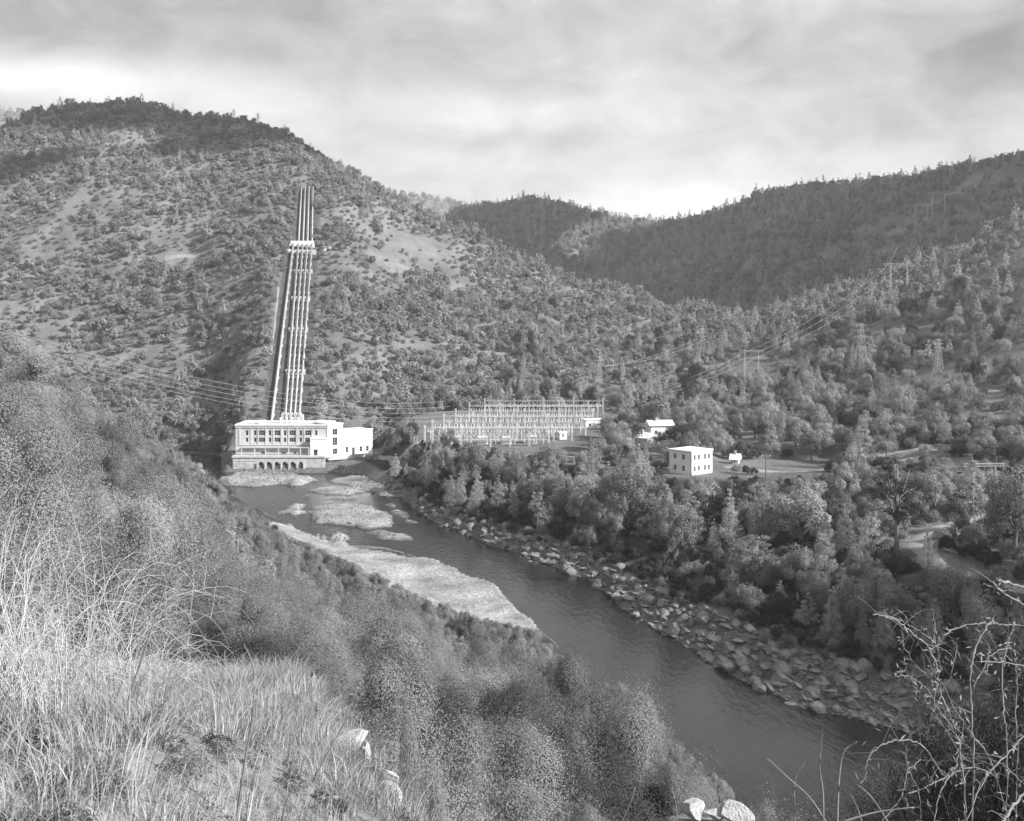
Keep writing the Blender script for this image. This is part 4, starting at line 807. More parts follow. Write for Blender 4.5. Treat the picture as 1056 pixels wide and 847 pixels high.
# right bank wood
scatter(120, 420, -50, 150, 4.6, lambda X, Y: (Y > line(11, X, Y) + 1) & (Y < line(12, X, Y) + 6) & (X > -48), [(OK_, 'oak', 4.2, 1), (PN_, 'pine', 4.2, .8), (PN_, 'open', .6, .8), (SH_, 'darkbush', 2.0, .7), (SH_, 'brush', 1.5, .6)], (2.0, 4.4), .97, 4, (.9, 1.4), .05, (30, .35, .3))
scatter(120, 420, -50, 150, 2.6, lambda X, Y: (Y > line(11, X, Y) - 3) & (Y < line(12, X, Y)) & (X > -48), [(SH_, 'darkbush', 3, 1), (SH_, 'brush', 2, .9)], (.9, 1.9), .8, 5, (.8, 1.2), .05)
scatter(395, 450, -62, -30, 3.2, lambda X, Y: (Y > line(11, X, Y)) & (Y < line(13, X, Y)), [(SH_, 'brush', 3, 1), (OK_, 'far_oak', 1, 1)], (1.0, 2.2), .8, 6, (.8, 1.2), .05)
scatter(440, 520, -215, -108, 3.6, lambda X, Y: (Y > line(10, X, Y) + .5) & (Y < line(12, X, Y) + 6), [(SH_, 'brush', 3, 1), (OK_, 'far_oak', 3, 1)], (1.6, 3.2), .95, 22, (.9, 1.3), .05, None, 40)
# terrace and the rising ground behind it
scatter(170, 500, -60, 250, 6.0, lambda X, Y: (Y > line(12, X, Y)) & (Y < line(13, X, Y) + 15) & (X > -40), [(OK_, 'oak', 6, 1), (PN_, 'pine', 1.4, .8), (SH_, 'darkbush', 1.5, .7)], (2.4, 4.6), .9, 7, (.85, 1.15), .04, (40, .36, .25))
scatter(170, 330, 40, 190, 3.4, lambda X, Y: (Y > line(12, X, Y) - 5) & (Y < line(14, X, Y)), [(SH_, 'darkbush', 2, 1), (SH_, 'brush', 2, 1)], (1.2, 2.2), .75, 19, (.8, 1.2), .05)
scatter(300, 760, -20, 420, 6.6, lambda X, Y: (Y > line(13, X, Y)) & (Y < line(15, X, Y)) & (X > -15 + (Y - 440) * .12), [(OK_, 'oak', 5, 1), (PN_, 'pine', 3, .9), (SH_, 'brush', 2, .8)], (2.4, 4.6), .95, 8, (.9, 1.25), .05, (50, .38, .25))
scatter(300, 760, -20, 420, 4.6, lambda X, Y: (Y > line(13, X, Y)) & (Y < line(16, X, Y)) & (X > -15 + (Y - 440) * .12), [(SH_, 'brush', 1, 1)], (1.3, 2.2), .45, 18, (.8, 1.2), .05, (30, .45, .3))
# the left mountain
scatter(445, 1060, -520, 210, 4.8, lambda X, Y: (Y > line(11, X, Y) + 2) & (Y < line(16, X, Y) + 12) & (X < 60 + (Y - 440) * .3), [(OK_, 'far_oak', 6, 1), (PN_, 'far_pine', 1.0, .8), (SH_, 'brush', 4, .8)], (1.4, 3.9), .95, 9, (.8, 1.3), .1, (38, .4, .3))
scatter(445, 1000, -520, 160, 4.4, lambda X, Y: (Y > line(11, X, Y) + 2) & (Y < line(16, X, Y)) & (X < 60 + (Y - 440) * .3), [(SH_, 'brush', 1, 1)], (1.1, 2.1), .6, 10, (.8, 1.2), .05)
# right mountain and the hills closing the valley
scatter(560, 1330, 40, 640, 6.8, lambda X, Y: (Y > line(15, X, Y)) & (Y < line(18, X, Y) + 15) & (X > 60 + (Y - 440) * .17), [(OK_, 'far_oak', 4, 1), (PN_, 'far_pine', 2.4, .9), (SH_, 'brush', 2, .9)], (2.2, 4.4), .95, 11, (.9, 1.25), .06, (60, .36, .3))
scatter(1000, 1700, -170, 420, 8.0, lambda X, Y: (Y > line(17, X, Y) - 60) & (Y < line(18, X, Y) + 20), [(PN_, 'far_pine', 3, 1), (OK_, 'far_oak', 4, 1)], (3.0, 5.4), .95, 12, (.9, 1.3), .06)
scatter(2350, 2720, -1330, 100, 17, lambda X, Y: Y < line(20, X, Y) + 20, [(PN_, 'far_pine', 3, 1), (OK_, 'far_oak', 3, 1)], (5, 8), .9, 13, (.8, 1.2), .06)
# skyline trees that stand up alone
for px, hpx in ((62, 10), (72, 12), (112, 6), (146, 8), (178, 5), (36, 9), (213, 5), (300, 6), (352, 7), (780, 10), (768, 9), (790, 7), (800, 8), (932, 6), (975, 12), (968, 8), (946, 7), (890, 6), (862, 6), (830, 5), (716, 7), (724, 8), (645, 6), (596, 6), (700, 6), (540, 6), (505, 5)):
    ln_ = 16 if px < 500 else 18
    for d in (np.interp((px - CX) / F * 1.0, U, KY[ln_]),):
        d = float(line(ln_, wx(px, d), d)); d = float(line(ln_, wx(px, d), d)) - 4; g = ground(px, d); h_ = hpx * d / F + 3; ITEMS.append(dict(kind=PN_ if px % 3 else OK_, proto='far_pine' if px % 3 else 'far_oak', var=px % 4, X=g.x, Y=g.y, z=g.z, R=h_ / 2.6, sz=1.0, rot=px))
# trees and bushes one can point at: px, distance, top row, crown width in pixels
HAND = [('oak', OK_, 826, 232, 499, 66, 0, 'large pale round-crowned oak above the rocky bank, right of a tall slim pine'), ('pine', PN_, 786, 236, 497, 34, 2, 'tall slim pale pine touching the left side of the large pale round oak'),
        ('open', PN_, 924, 206, 474, 62, 0, 'tall spreading pine with a bare dark lower trunk left of the winding road'), ('pine', PN_, 1003, 232, 474, 52, 1, 'broad conical pine behind the bend of the winding road'),
        ('open', PN_, 782, 205, 550, 40, 1, 'thin leaning pale pine standing low in front of the large round oak'), ('pine', PN_, 834, 186, 611, 26, 3, 'small young pine just above the flat rocks of the bank'),
        ('oak', OK_, 878, 212, 588, 30, 3, 'small pale oak alone in dark undergrowth below the spreading pine'), ('oak', OK_, 645, 372, 428, 34, 1, 'dark dense round oak between the switchyard and the white cottage'), ('oak', OK_, 700, 366, 437, 34, 2, 'dark dense round oak right of the white cottage'),
        ('oak', OK_, 880, 290, 460, 46, 4, 'wide oak with a pale trunk left of the terrace road'), ('pine', PN_, 560, 300, 476, 40, 0, 'bushy pale pine in the bank wood below the middle of the switchyard'), ('pine', PN_, 585, 285, 490, 38, 4, 'broad pale pine on the bank below the right end of the switchyard'),
        ('oak', OK_, 650, 262, 488, 56, 5, 'big pale oak on the bank below and left of the two-storey building'), ('pine', PN_, 710, 245, 505, 40, 1, 'pale open pine directly below the two-storey building'), ('oak', OK_, 745, 250, 498, 66, 0, 'large dark round oak below and right of the two-storey building'),
        ('oak', OK_, 985, 172, 578, 56, 2, 'round oak beside the lower end of the winding road'), ('oak', OK_, 1046, 200, 462, 60, 4, 'big oak cut by the right edge above the winding road'), ('oak', OK_, 925, 180, 608, 44, 5, 'small spreading oak below the winding road bend'),
        ('dome', OK_, 0, 120, 352, 120, 1, 'dark oak crown at the left edge above the brushy slope'), ('dome', OK_, 75, 135, 398, 100, 3, 'greyish oak crown right of the dark one at the left edge'), ('oak', OK_, 610, 280, 486, 46, 2, 'oak with drooping crown in the middle of the bank wood')]
for pr, kd, px, d, top, wpx, var, lab in HAND:
    g = ground(px, d); R = wpx / 2 * d / F / (.95 if pr == 'oak' else .82); unit_h = {'dome': 1.9, 'oak': 2.1, 'pine': 3.25, 'open': 3.45}[pr] * R; hh = zat(top, d) - g.z; ITEMS.append(dict(kind=kd, proto=pr, var=var % len(PROTO[pr]), X=g.x, Y=g.y, z=g.z, R=R, sz=max(.5, hh / unit_h), rot=px * .7, label=lab, hand=True, tone='dark' if 'dark' in lab else None))
BUSH = [(585, 33, 652, 110, 'tall feathery bush by the water, highest of the big near bushes'), (640, 31, 690, 110, 'feathery bush overhanging the river just right of the highest near bush'), (520, 31, 680, 100, 'big bush left of the highest near bush, with a shadowed base'), (600, 26, 722, 130, 'bushy clump in front of the highest near bush'),
        (672, 25, 758, 90, 'low feathery bush at the right end of the big near bushes'), (540, 23, 770, 120, 'feathery bush at the bottom edge between the bank gravel and the river'), (478, 28, 722, 100, 'bush beside the rubbly ledge on the near slope'), (630, 19, 792, 110, 'lowest bush touching the bottom edge left of the pale rocks'),
        (462, 44, 640, 90, 'pale bush below the long gravel bar'), (505, 50, 640, 70, 'small bush overlapping the tip of the long gravel bar'), (410, 48, 622, 90, 'rounded bush against the middle of the long gravel bar'), (360, 56, 596, 90, 'grey bush below the upper end of the long gravel bar'),
        (400, 34, 660, 100, 'bush with dark hollow beneath, centre of the near slope'), (310, 45, 590, 110, 'wide pale bush in the middle of the near hillside'), (250, 34, 580, 120, 'large soft bush right of the dead weeds'), (330, 28, 640, 120, 'soft bush above the tall dead stalks'), (250, 20, 640, 130, 'dark-based bush behind the tall dead stalks'),
        (770, 14, 800, 66, 'small leafy bush behind the pale rocks at the bottom'), (185, 26, 560, 120, 'bush rising behind the dead weeds')]
for px, d, top, wpx, lab in BUSH:
    g = ground(px, d); R = wpx * .92 * d / F; hh = zat(top, d) - g.z; v = px % 3; ITEMS.append(dict(kind=SH_, proto='dome_near', var=v, X=g.x, Y=g.y, z=g.z - .1, R=R, sz=max(.6, hh / ((1.9, 1.8, 2.05)[v] * R)), rot=px, label=lab, hand=True, dark=(px, d) in ((520, 31), (478, 28), (540, 23), (400, 34), (250, 20), (600, 26))))  # dark: shade of the hollows put into the whole bush's leaf colour
# boulders
def rocks(Ya, Yb, Xa, Xb, sp, test, Rr, ratio, seed, pw=2.2, lift=.15):
    rs = np.random.default_rng(seed); gx, gy = np.meshgrid(np.arange(Xa, Xb, sp), np.arange(Ya, Yb, sp)); X = gx.ravel() + rs.uniform(-.5, .5, gx.size) * sp; Y = gy.ravel() + rs.uniform(-.5, .5, gx.size) * sp
    k = test(X, Y) & (rs.random(len(X)) < ratio); X, Y = X[k], Y[k]; Z = hgt(X, Y); R = Rr[0] + (Rr[1] - Rr[0]) * rs.random(len(X)) ** pw; k = visible(X, Y, Z + 1, 3); X, Y, Z, R = X[k], Y[k], Z[k], R[k]
    for x, y, z, r in zip(X, Y, Z, R): ITEMS.append(dict(kind='boulder', proto='rock', var=int(rs.integers(5)), X=x, Y=y, z=z + lift * r, R=r, sz=rs.uniform(.8, 1.3), rot=-.9 + rs.normal(0, .35), tilt=rs.normal(0, .18, 2)))
rocks(120, 380, -45, 140, 1.0, lambda X, Y: (Y > line(10, X, Y) - 1.0) & (Y < line(11, X, Y) - .5) & (X > -46), (.2, 2.3), .95, 31, 3.6)
rocks(180, 300, -30, 60, 2.6, lambda X, Y: (Y > line(10, X, Y) - 5.0) & (Y < line(10, X, Y) + 1), (.4, 1.5), .35, 32)
rocks(225, 300, -52, -25, 1.6, lambda X, Y: (np.abs(Y - line(7, X, Y)) < 5) & (X < -44), (.4, 1.6), .7, 33)
rocks(250, 420, -115, -40, 2.0, lambda X, Y: (hgt(X, Y) > -.3) & (hgt(X, Y) < .5) & (Y > line(7, X, Y)) & (Y < line(10, X, Y)), (.2, .9), .6, 34)
rocks(250, 412, -115, -30, .9, lambda X, Y: (hgt(X, Y) > .15) & (hgt(X, Y) < 3.5) & (Y > line(7, X, Y)) & (Y < line(10, X, Y)), (.15, .6), .5, 36, 3)
rocks(395, 412, -108, -72, 1.3, lambda X, Y: (hgt(X, Y) > .2), (.3, .9), .6, 35)

# ------------------------------------------------------------------ plants: keep the outlines of the near hillside and the open views
SIL = np.array([(-60, 335), (0, 352), (50, 362), (80, 395), (120, 418), (170, 450), (205, 482), (245, 517), (300, 556), (345, 576), (400, 600), (450, 624), (500, 641), (545, 652), (600, 664), (650, 700), (700, 762), (730, 794), (790, 842), (1100, 900)], float)
OPEN_ = [(928, 985, 540, 598, 196), (985, 1056, 560, 612, 182), (692, 741, 462, 489, 300), (664, 692, 428, 444, 392), (430, 600, 426, 458, 372), (655, 668, 440, 454, 368), (745, 850, 474, 490, 312), (751, 761, 443, 452, 332), (905, 1000, 462, 470, 300), (235, 400, 430, 515, 405), (1005, 1025, 462, 500, 228)]
UH = {'oak': 2.1, 'pine': 3.25, 'open': 3.45, 'plume': 1.7, 'plume_mid': 1.6, 'dome': 1.85, 'dome_near': 1.85, 'brush_mid': 1.6, 'brush': 1.45, 'darkbush': 1.55, 'far_oak': 2.05, 'far_pine': 3.0, 'rock': .5}
keep = []
for it in ITEMS:
    if it['proto'] == 'oak' and it['Y'] < line(7, it['X'], it['Y']) and it['Y'] < 240: it['proto'] = 'dome'; it['kind'] = SH_; it['var'] %= 5
for it in ITEMS:
    if it['proto'] == 'dome' and it['Y'] < 34 and it['kind'] == SH_: it['proto'] = 'dome_near'; it['var'] %= 3
for it in ITEMS:
    X, Y = it['X'], it['Y']; h_ = UH[it['proto']] * it['R'] * it['sz']; px = CX + X / Y * F; hw = it['R'] * .85 * F / Y; top = HY + (H - it['z'] - h_) / Y * F; bot = HY + (H - it['z']) / Y * F
    if it['kind'] != 'boulder' and not it.get('hand'):
        if Y < line(7, X, Y):
            lim = max(np.interp(q, SIL[:, 0], SIL[:, 1]) for q in (px - hw * .6, px, px + hw * .6)) - 5
            if top < lim:
                need = (bot - lim) / max(bot - top, 1e-3)
                if need < .3: continue
                it['R'] *= need ** .8; it['sz'] *= need ** .2; 
        if any(Y < dm and px + hw > a and px - hw < b_2 and top < e_ and bot > c_ for a, b_2, c_, e_, dm in OPEN_): continue
    keep.append(it)
ITEMS = keep

# ------------------------------------------------------------------ plants: build
bykind = {}
for it in ITEMS: it['px'] = CX + it['X'] / it['Y'] * F; it['py'] = HY + (H - it['z']) / it['Y'] * F; it['s'] = it['R'] * F / it['Y'] * (10 if it.get('hand') else 1); bykind.setdefault(it['kind'], []).append(it)
LM = [(-100, 60, 'near left edge'), (60, 130, 'well left of powerhouse'), (130, 232, 'just left of powerhouse'), (232, 300, 'in line with powerhouse'), (300, 345, 'in line with pipes'), (345, 400, 'in line with annex'), (400, 470, 'at switchyard left end'), (470, 540, 'in line with switchyard'), (540, 600, 'at switchyard right end'), (600, 655, 'left of cottage'), (655, 700, 'in line with cottage'), (700, 745, 'in line with two-storey building'), (745, 800, 'right of two-storey building'), (800, 860, 'in line with yard road'), (860, 910, 'left of spreading pine'), (910, 960, 'in line with spreading pine'), (960, 1010, 'in line with pole frame'), (1010, 1200, 'near right edge')]
def place(it):
    px, Y, X = it['px'], it['Y'], it['X']
    if it['kind'] == 'boulder': return 'on right rocky bank' if px > 410 and Y > line(9, X, Y) else 'among gravel bars'
    if Y < line(6, X, Y) + 1: return ('on slope below viewpoint' if Y < 40 else 'midway down left hillside' if Y < 120 else 'low on left hillside') if px > 0 else 'on left hillside'
    if Y < line(12, X, Y) - 8: return 'in river bank wood'
    if Y < line(12, X, Y) + 6: return 'along terrace edge'
    if Y < line(13, X, Y) + 15: return 'on the terrace'
    if Y < line(14, X, Y): return 'at left mountain foot' if px < 640 else 'on lower right slope'
    if Y < line(16, X, Y) - 60: return 'halfway up left mountain' if px < 640 else 'on right mountain side'
    return 'on the skyline' 
ORD = ['leftmost', 'second', 'third', 'fourth', 'fifth', 'sixth', 'seventh', 'eighth', 'ninth', 'tenth', 'eleventh', 'twelfth']
SHAPE = {'dome_near': ['bushy', 'wide', 'tall'], 'dome': ['bushy', 'tall', 'wide', 'dense', 'low'], 'brush_mid': ['leafy', 'rounded', 'loose', 'low', 'scrubby'], 'oak': ['broad', 'rounded', 'lobed', 'tall', 'flat-topped', 'full'], 'far_oak': ['rounded', 'tall', 'low', 'upright', 'full'], 'pine': ['slim', 'bushy', 'narrow', 'ragged', 'wide'], 'open': ['open', 'thin', 'airy'], 'far_pine': ['slim', 'pointed', 'ragged', 'narrow'], 'plume': ['feathery', 'upright', 'spreading', 'soft'], 'plume_mid': ['feathery', 'upright', 'spreading', 'soft'], 'brush': ['leafy', 'rounded', 'loose', 'low', 'scrubby'], 'darkbush': ['dark', 'dense', 'matted', 'shadowy'], 'rock': ['slabby', 'flat', 'blocky', 'angular', 'thin']}
NOUN = {OK_: 'oak', PN_: 'pine', SH_: 'shrub', 'boulder': 'rock'}
RB = {OK_: (2.6, 3.8), PN_: (2.2, 3.2), SH_: (1.5, 2.3), 'boulder': (.9, 1.4)}
protos_for = {}
def build_item(it, label, group):
    kind = it['kind']; cm, tm = PROTO[it['proto']][it['var']]; R = it['R']; simple_ = tm is None
    loc = (it['X'], it['Y'], it['z'])
    if simple_:
        o = bpy.data.objects.new(kind, cm); COL.objects.link(o)
    else:
        o = bpy.data.objects.new(kind, None); COL.objects.link(o)
        c = bpy.data.objects.new('crown', cm); COL.objects.link(c); c.parent = o; t_ = bpy.data.objects.new('trunk', tm); COL.objects.link(t_); t_.parent = o
        if it.get('tone') == 'dark': c.material_slots[0].link = 'OBJECT'; c.material_slots[0].material = M['dark_leaf']
    if it.get('dark'): o.material_slots[0].link = 'OBJECT'; o.material_slots[0].material = M['brush_shade']
    o.location = loc; tl = it.get('tilt', (0, 0)); o.rotation_euler = (tl[0], tl[1], it['rot']); o.scale = (R, R, R * it['sz'])
    tag(o, label, {'oak_tree': 'tree', 'pine_tree': 'pine tree', 'shrub': 'shrub', 'boulder': 'boulder'}[kind], group)
    protos_for.setdefault((it['proto'], it['var']), o if simple_ else c); return o
def points_stuff(name, items, label, cat):
    """the many that are left: one object that sets meshes on points"""
    variants = sorted({(i['proto'], i['var']) for i in items}); vi = {v: k for k, v in enumerate(variants)}
    for v in variants:
        if v not in protos_for:      # every mesh used here also stands in the scene once as a plant of its own
            it = max((i for i in items if (i['proto'], i['var']) == v), key=lambda i: i['s']); items.remove(it); build_item(it, f"{SHAPE[v[0]][v[1]]} small {NOUN[it['kind']]} {place(it)}, {next(n_ for a, b_2, n_ in LM if a <= it['px'] < b_2)}", f"{NOUN[it['kind']]}s seen small")
    me = bpy.data.meshes.new(name); me.from_pydata([(i['X'], i['Y'], i['z']) for i in items], [], [])
    def at(nm, ty, arr, pr): a = me.attributes.new(nm, ty, 'POINT'); a.data.foreach_set(pr, np.asarray(arr).ravel())
    at('rot', 'FLOAT_VECTOR', np.array([(i.get('tilt', (0, 0))[0], i.get('tilt', (0, 0))[1], i['rot']) for i in items], np.float32), 'vector')
    at('scl', 'FLOAT_VECTOR', np.array([(i['R'], i['R'], i['R'] * i['sz']) for i in items], np.float32), 'vector')
    at('vidx', 'INT', np.array([vi[(i['proto'], i['var'])] for i in items], np.int32), 'value')
    o = link(name, me); tag(o, label, cat, None, 'stuff')
    g = bpy.data.node_groups.new(name, 'GeometryNodeTree'); g.interface.new_socket('Geometry', in_out='INPUT', socket_type='NodeSocketGeometry'); g.interface.new_socket('Geometry', in_out='OUTPUT', socket_type='NodeSocketGeometry')
    gi = g.nodes.new('NodeGroupInput'); go = g.nodes.new('NodeGroupOutput'); J = g.nodes.new('GeometryNodeJoinGeometry')
    # join reads its links last-to-first, so one Geometry to Instance per variant is switched by index instead
    prev = None
    for k, v in enumerate(variants):
        oi = g.nodes.new('GeometryNodeObjectInfo'); oi.transform_space = 'ORIGINAL'; oi.inputs['Object'].default_value = protos_for[v]; oi.inputs['As Instance'].default_value = True
        at_i = g.nodes.new('GeometryNodeInputNamedAttribute'); at_i.data_type = 'INT'; at_i.inputs['Name'].default_value = 'vidx'
        cmp_ = g.nodes.new('FunctionNodeCompare'); cmp_.data_type = 'INT'; cmp_.operation = 'EQUAL'; cmp_.inputs[3].default_value = k
        g.links.new(at_i.outputs[0], cmp_.inputs[2])
        io = g.nodes.new('GeometryNodeInstanceOnPoints'); g.links.new(gi.outputs[0], io.inputs['Points']); g.links.new(cmp_.outputs[0], io.inputs['Selection']); g.links.new(oi.outputs['Geometry'], io.inputs['Instance'])
        ar = g.nodes.new('GeometryNodeInputNamedAttribute'); ar.data_type = 'FLOAT_VECTOR'; ar.inputs['Name'].default_value = 'rot'; as_ = g.nodes.new('GeometryNodeInputNamedAttribute'); as_.data_type = 'FLOAT_VECTOR'; as_.inputs['Name'].default_value = 'scl'
        er = g.nodes.new('FunctionNodeEulerToRotation'); g.links.new(ar.outputs[0], er.inputs[0]); g.links.new(er.outputs[0], io.inputs['Rotation']); g.links.new(as_.outputs[0], io.inputs['Scale']); g.links.new(io.outputs[0], J.inputs[0])
    g.links.new(J.outputs[0], go.inputs[0]); md = o.modifiers.new('scatter', 'NODES'); md.node_group = g; return o
for kind, L in bykind.items():
    L.sort(key=lambda i: -i['s']); top, rest = L[:290], L[290:]
    cells = {}
    for it in top:
        if it.get('label'): build_item(it, it['label'], 'big near bushes' if kind == SH_ else None); continue
        a, b2 = RB[kind]; size = 'small' if it['R'] < a else 'medium' if it['R'] < b2 else 'big'; lm = next(n_ for x0_, x1_, n_ in LM if x0_ <= it['px'] < x1_)
        cells.setdefault((size, SHAPE[it['proto']][it['var']], place(it), lm), []).append(it)
    for (size, shp, plc, lm), its in cells.items():
        its.sort(key=lambda i: i['px'])
        for k, it in enumerate(its):
            base_l = f"{size} {shp} {NOUN[kind]} {plc}, {lm}"
            if len(its) == 1: lab = base_l
            elif len(its) == 2: lab = f"{('left', 'right')[k]} of two: {base_l}"
            else: lab = f"{ORD[min(k, 11)]} from left: {base_l}" if k else f"leftmost: {base_l}"
            build_item(it, lab, f"{NOUN[kind]}s {plc}")
    print(kind, len(top), len(rest))
    if rest:
        nm, lb, ct = {OK_: ('oak_woodland', 'scattered oaks covering the mountain sides', 'woodland'), PN_: ('pine_woodland', 'small pines scattered through the far woods', 'woodland'), SH_: ('chaparral_brush', 'brush and small shrubs covering the slopes', 'brush'), 'boulder': ('rock_rubble', 'small rocks filling the river banks', 'rubble')}[kind]
        points_stuff(nm, rest, lb, ct)

# ------------------------------------------------------------------ clouds added out of view, shaped to shade the hills and right bank
def cloud(name, targets, alt, r, seed, label):
    rs = np.random.default_rng(seed); V = []; Fc = []; nb = 0
    import bmesh
    for T in targets:
        sT = (alt - T.z + rs.uniform(-25, 45)) / SDIR.z; c = T + SDIR * sT; bm = bmesh.new(); bmesh.ops.create_icosphere(bm, subdivisions=3, radius=1.0)
        rr = r * rs.uniform(.6, 1.3); a = rs.uniform(0, 6.28, 6)
        for v_ in bm.verts:
            k = 1 + .16 * math.sin(4 * v_.co.x + a[0]) * math.sin(5 * v_.co.y + a[1]) + .12 * math.sin(9 * v_.co.x + a[2]) * math.sin(8 * v_.co.y + a[3]) + .1 * math.sin(13 * v_.co.z + a[4]); v_.co = Vector((v_.co.x, v_.co.y, v_.co.z * .5)) * k * rr
        V.append(np.array([(v_.co + c)[:] for v_ in bm.verts])); Fc.append(np.array([[v_.index for v_ in f.verts] for f in bm.faces]) + nb); nb += len(bm.verts); bm.free()
    me = npmesh(name, np.concatenate(V), np.concatenate(Fc), True); tag(link(name, me, M['cloud']), label, 'cloud', None, 'stuff')
rs_ = np.random.default_rng(77)
def tg(pa, pb, da, db, n): return [ground(rs_.uniform(pa, pb), rs_.uniform(da, db)) for _ in range(n)]
cloud('shade_cloud_bank', tg(460, 760, 1150, 1620, 34) + tg(760, 1150, 820, 1240, 46), 900, 60, 1, 'unseen cloud bank added to shade the central and right hills')
cloud('shade_cloud_bank', tg(-60, 260, 850, 1040, 15) + tg(110, 180, 900, 990, 4) + tg(-40, 120, 780, 900, 3) + tg(250, 420, 860, 930, 3), 1050, 34, 2, 'unseen cloud bank added to shade the top of the left mountain')
cloud('small_shade_cloud', tg(830, 1120, 150, 188, 10) + tg(890, 1130, 105, 150, 7), 900, 15, 3, 'small unseen cloud added to shade the lower right river bank')

# ------------------------------------------------------------------ the ledge under the viewpoint: dry grass, dead weeds, branches, stones
def blades(seed, n, h, w, spread, droop=.5, seg=4):
    rs = np.random.default_rng(seed); V = []; Fq_ = []; nb = 0
    for i in range(n):
        a = rs.uniform(0, 6.283); r0 = spread * rs.uniform(0, 1) ** .5; x, y = r0 * math.cos(a), r0 * math.sin(a); b = a + rs.normal(0, .8); hh = h * rs.uniform(.45, 1.15); ln_ = rs.uniform(.1, 1.0) * droop * hh; ww = w * rs.uniform(.6, 1.3); ca = rs.uniform(0, 6.283); sx, sy = math.cos(ca), math.sin(ca)
        for k in range(seg + 1):
            t_ = k / seg; px_ = x + math.cos(b) * ln_ * t_ ** 2; py_ = y + math.sin(b) * ln_ * t_ ** 2; pz = hh * (t_ - .32 * droop * t_ ** 3); q = ww * (1 - t_ * .85)
            V += [(px_ - sx * q, py_ - sy * q, pz), (px_ + sx * q, py_ + sy * q, pz)]
        for k in range(seg): Fq_.append((nb + 2 * k, nb + 2 * k + 1, nb + 2 * k + 3, nb + 2 * k + 2))
        nb += 2 * (seg + 1)
    return npmesh('grass_tuft', np.array(V), np.array(Fq_))
for i in range(4): me = blades(600 + i, 90, (.12, .16, .10, .19)[i], .0019, .13, 1.1); me.materials.append(M['grass']); PROTO.setdefault('tuft', []).append((me, None))
SHAPE['tuft'] = ['thin', 'bent', 'thick', 'low']; NOUN['dry_grass'] = 'tuft'
GI = []
rs_ = np.random.default_rng(91); gx, gy = np.meshgrid(np.arange(-6.5, 5.5, .13), np.arange(1.7, 17, .13)); X = (gx + rs_.uniform(-.07, .07, gx.shape)).ravel(); Y = (gy + rs_.uniform(-.07, .07, gx.shape)).ravel(); px = CX + X / Y * F
k = (px > -120) & (px < 500) & (rs_.random(len(X)) < np.clip(fbm(X * 1.1, Y * 1.1, 3) * 3.2 - .6, .3, 1)) & (Y < line(3, X, Y) + 1.0); X, Y = X[k], Y[k]; Z = hgt(X, Y)
for j, (x, y, z) in enumerate(zip(X, Y, Z)): GI.append(dict(kind='dry_grass', proto='tuft', var=j % 4, X=x, Y=y, z=z - .01, R=rs_.uniform(.6, 1.25), sz=rs_.uniform(.7, 1.2), rot=rs_.uniform(0, 6.28), px=0, py=0, s=0, tilt=(rs_.normal(0, .12), rs_.normal(0, .12))))
for v in range(4):
    it = GI[v * 7]; o = link('dry_grass', PROTO['tuft'][v][0]); o.location = (it['X'], it['Y'], it['z']); tag(o, kind='stuff'); protos_for[('tuft', v)] = o
points_stuff('dry_grass_cover', GI, 'dry pale grass covering the near ledge', 'grass')

def strand(mb, p, dirx, L, r, rs, n=9, grav=.9):
    """an arching dead stem: rises, bends over and droops"""
    pts = [Vector(p)]; d = Vector(dirx).normalized(); st = L / n
    for i in range(n): d = (d + Vector((rs.normal(0, .07), rs.normal(0, .07), -grav * (i / n) ** 1.5 * .35))).normalized(); pts.append(pts[-1] + d * st)
    mb.tube(pts, [r * (1 - .75 * i / n) for i in range(n + 1)], 4, False); return pts
def dead_weed(px, d, ht, n, seed, label, lean=0.0, r=.0019):
    rs = np.random.default_rng(seed); g = ground(px, d); e = empty('dead_weed', g, 0, label, 'weed', 'dead weeds on the near ledge'); mb = MB(); tw_ = MB()
    for i in range(n):
        a = rs.uniform(0, 6.283); o_ = Vector((rs.normal(0, .05), rs.normal(0, .05), -.02)); L = ht * rs.uniform(.45, 1.15); pts = strand(mb, o_, (math.cos(a) * rs.uniform(.05, .55) + lean, math.sin(a) * rs.uniform(.05, .4), 1), L, r * rs.uniform(.6, 1.5), rs, 10, rs.uniform(.7, 3.3))
        for _ in range(3):
            q = pts[int(rs.integers(3, 9))]; strand(tw_, q, (rs.normal(0, .8), rs.normal(0, .6), rs.uniform(.1, 1)), L * rs.uniform(.12, .35), r * .5, rs, 5, rs.uniform(.4, 1.8))
    mb.build('stems', M['weed'], e); tw_.build('twigs', M['weed'], e)
for a in ((18, 4.4, .95, 46, 1, 'tangled pale dead weed at the left edge, arching up highest'), (78, 4.7, .95, 46, 2, 'tangled pale dead weed second from the left edge'), (128, 4.5, .62, 30, 3, 'arching dead weed beneath the long leaning stalk'), (-25, 3.9, .9, 32, 4, 'pale dead weed partly cut by the left edge'), (48, 3.9, .7, 34, 5, 'lower dead weed in front of the two tall tangled ones', .05), (105, 5.4, 1.0, 34, 6, 'pale dead weed behind the tangle, bending to the right', .25), (150, 5.0, .5, 22, 7, 'small dead weed with stems fanning to the right', .5), (10, 5.6, 1.25, 30, 8, 'tall thin dead weed at the back near the left edge')): dead_weed(*a)
def P3s(L, d0, d1=None): n = len(L); return [P3(x, y, d0 + ((d1 or d0) - d0) * i / max(1, n - 1)) for i, (x, y) in enumerate(L)]
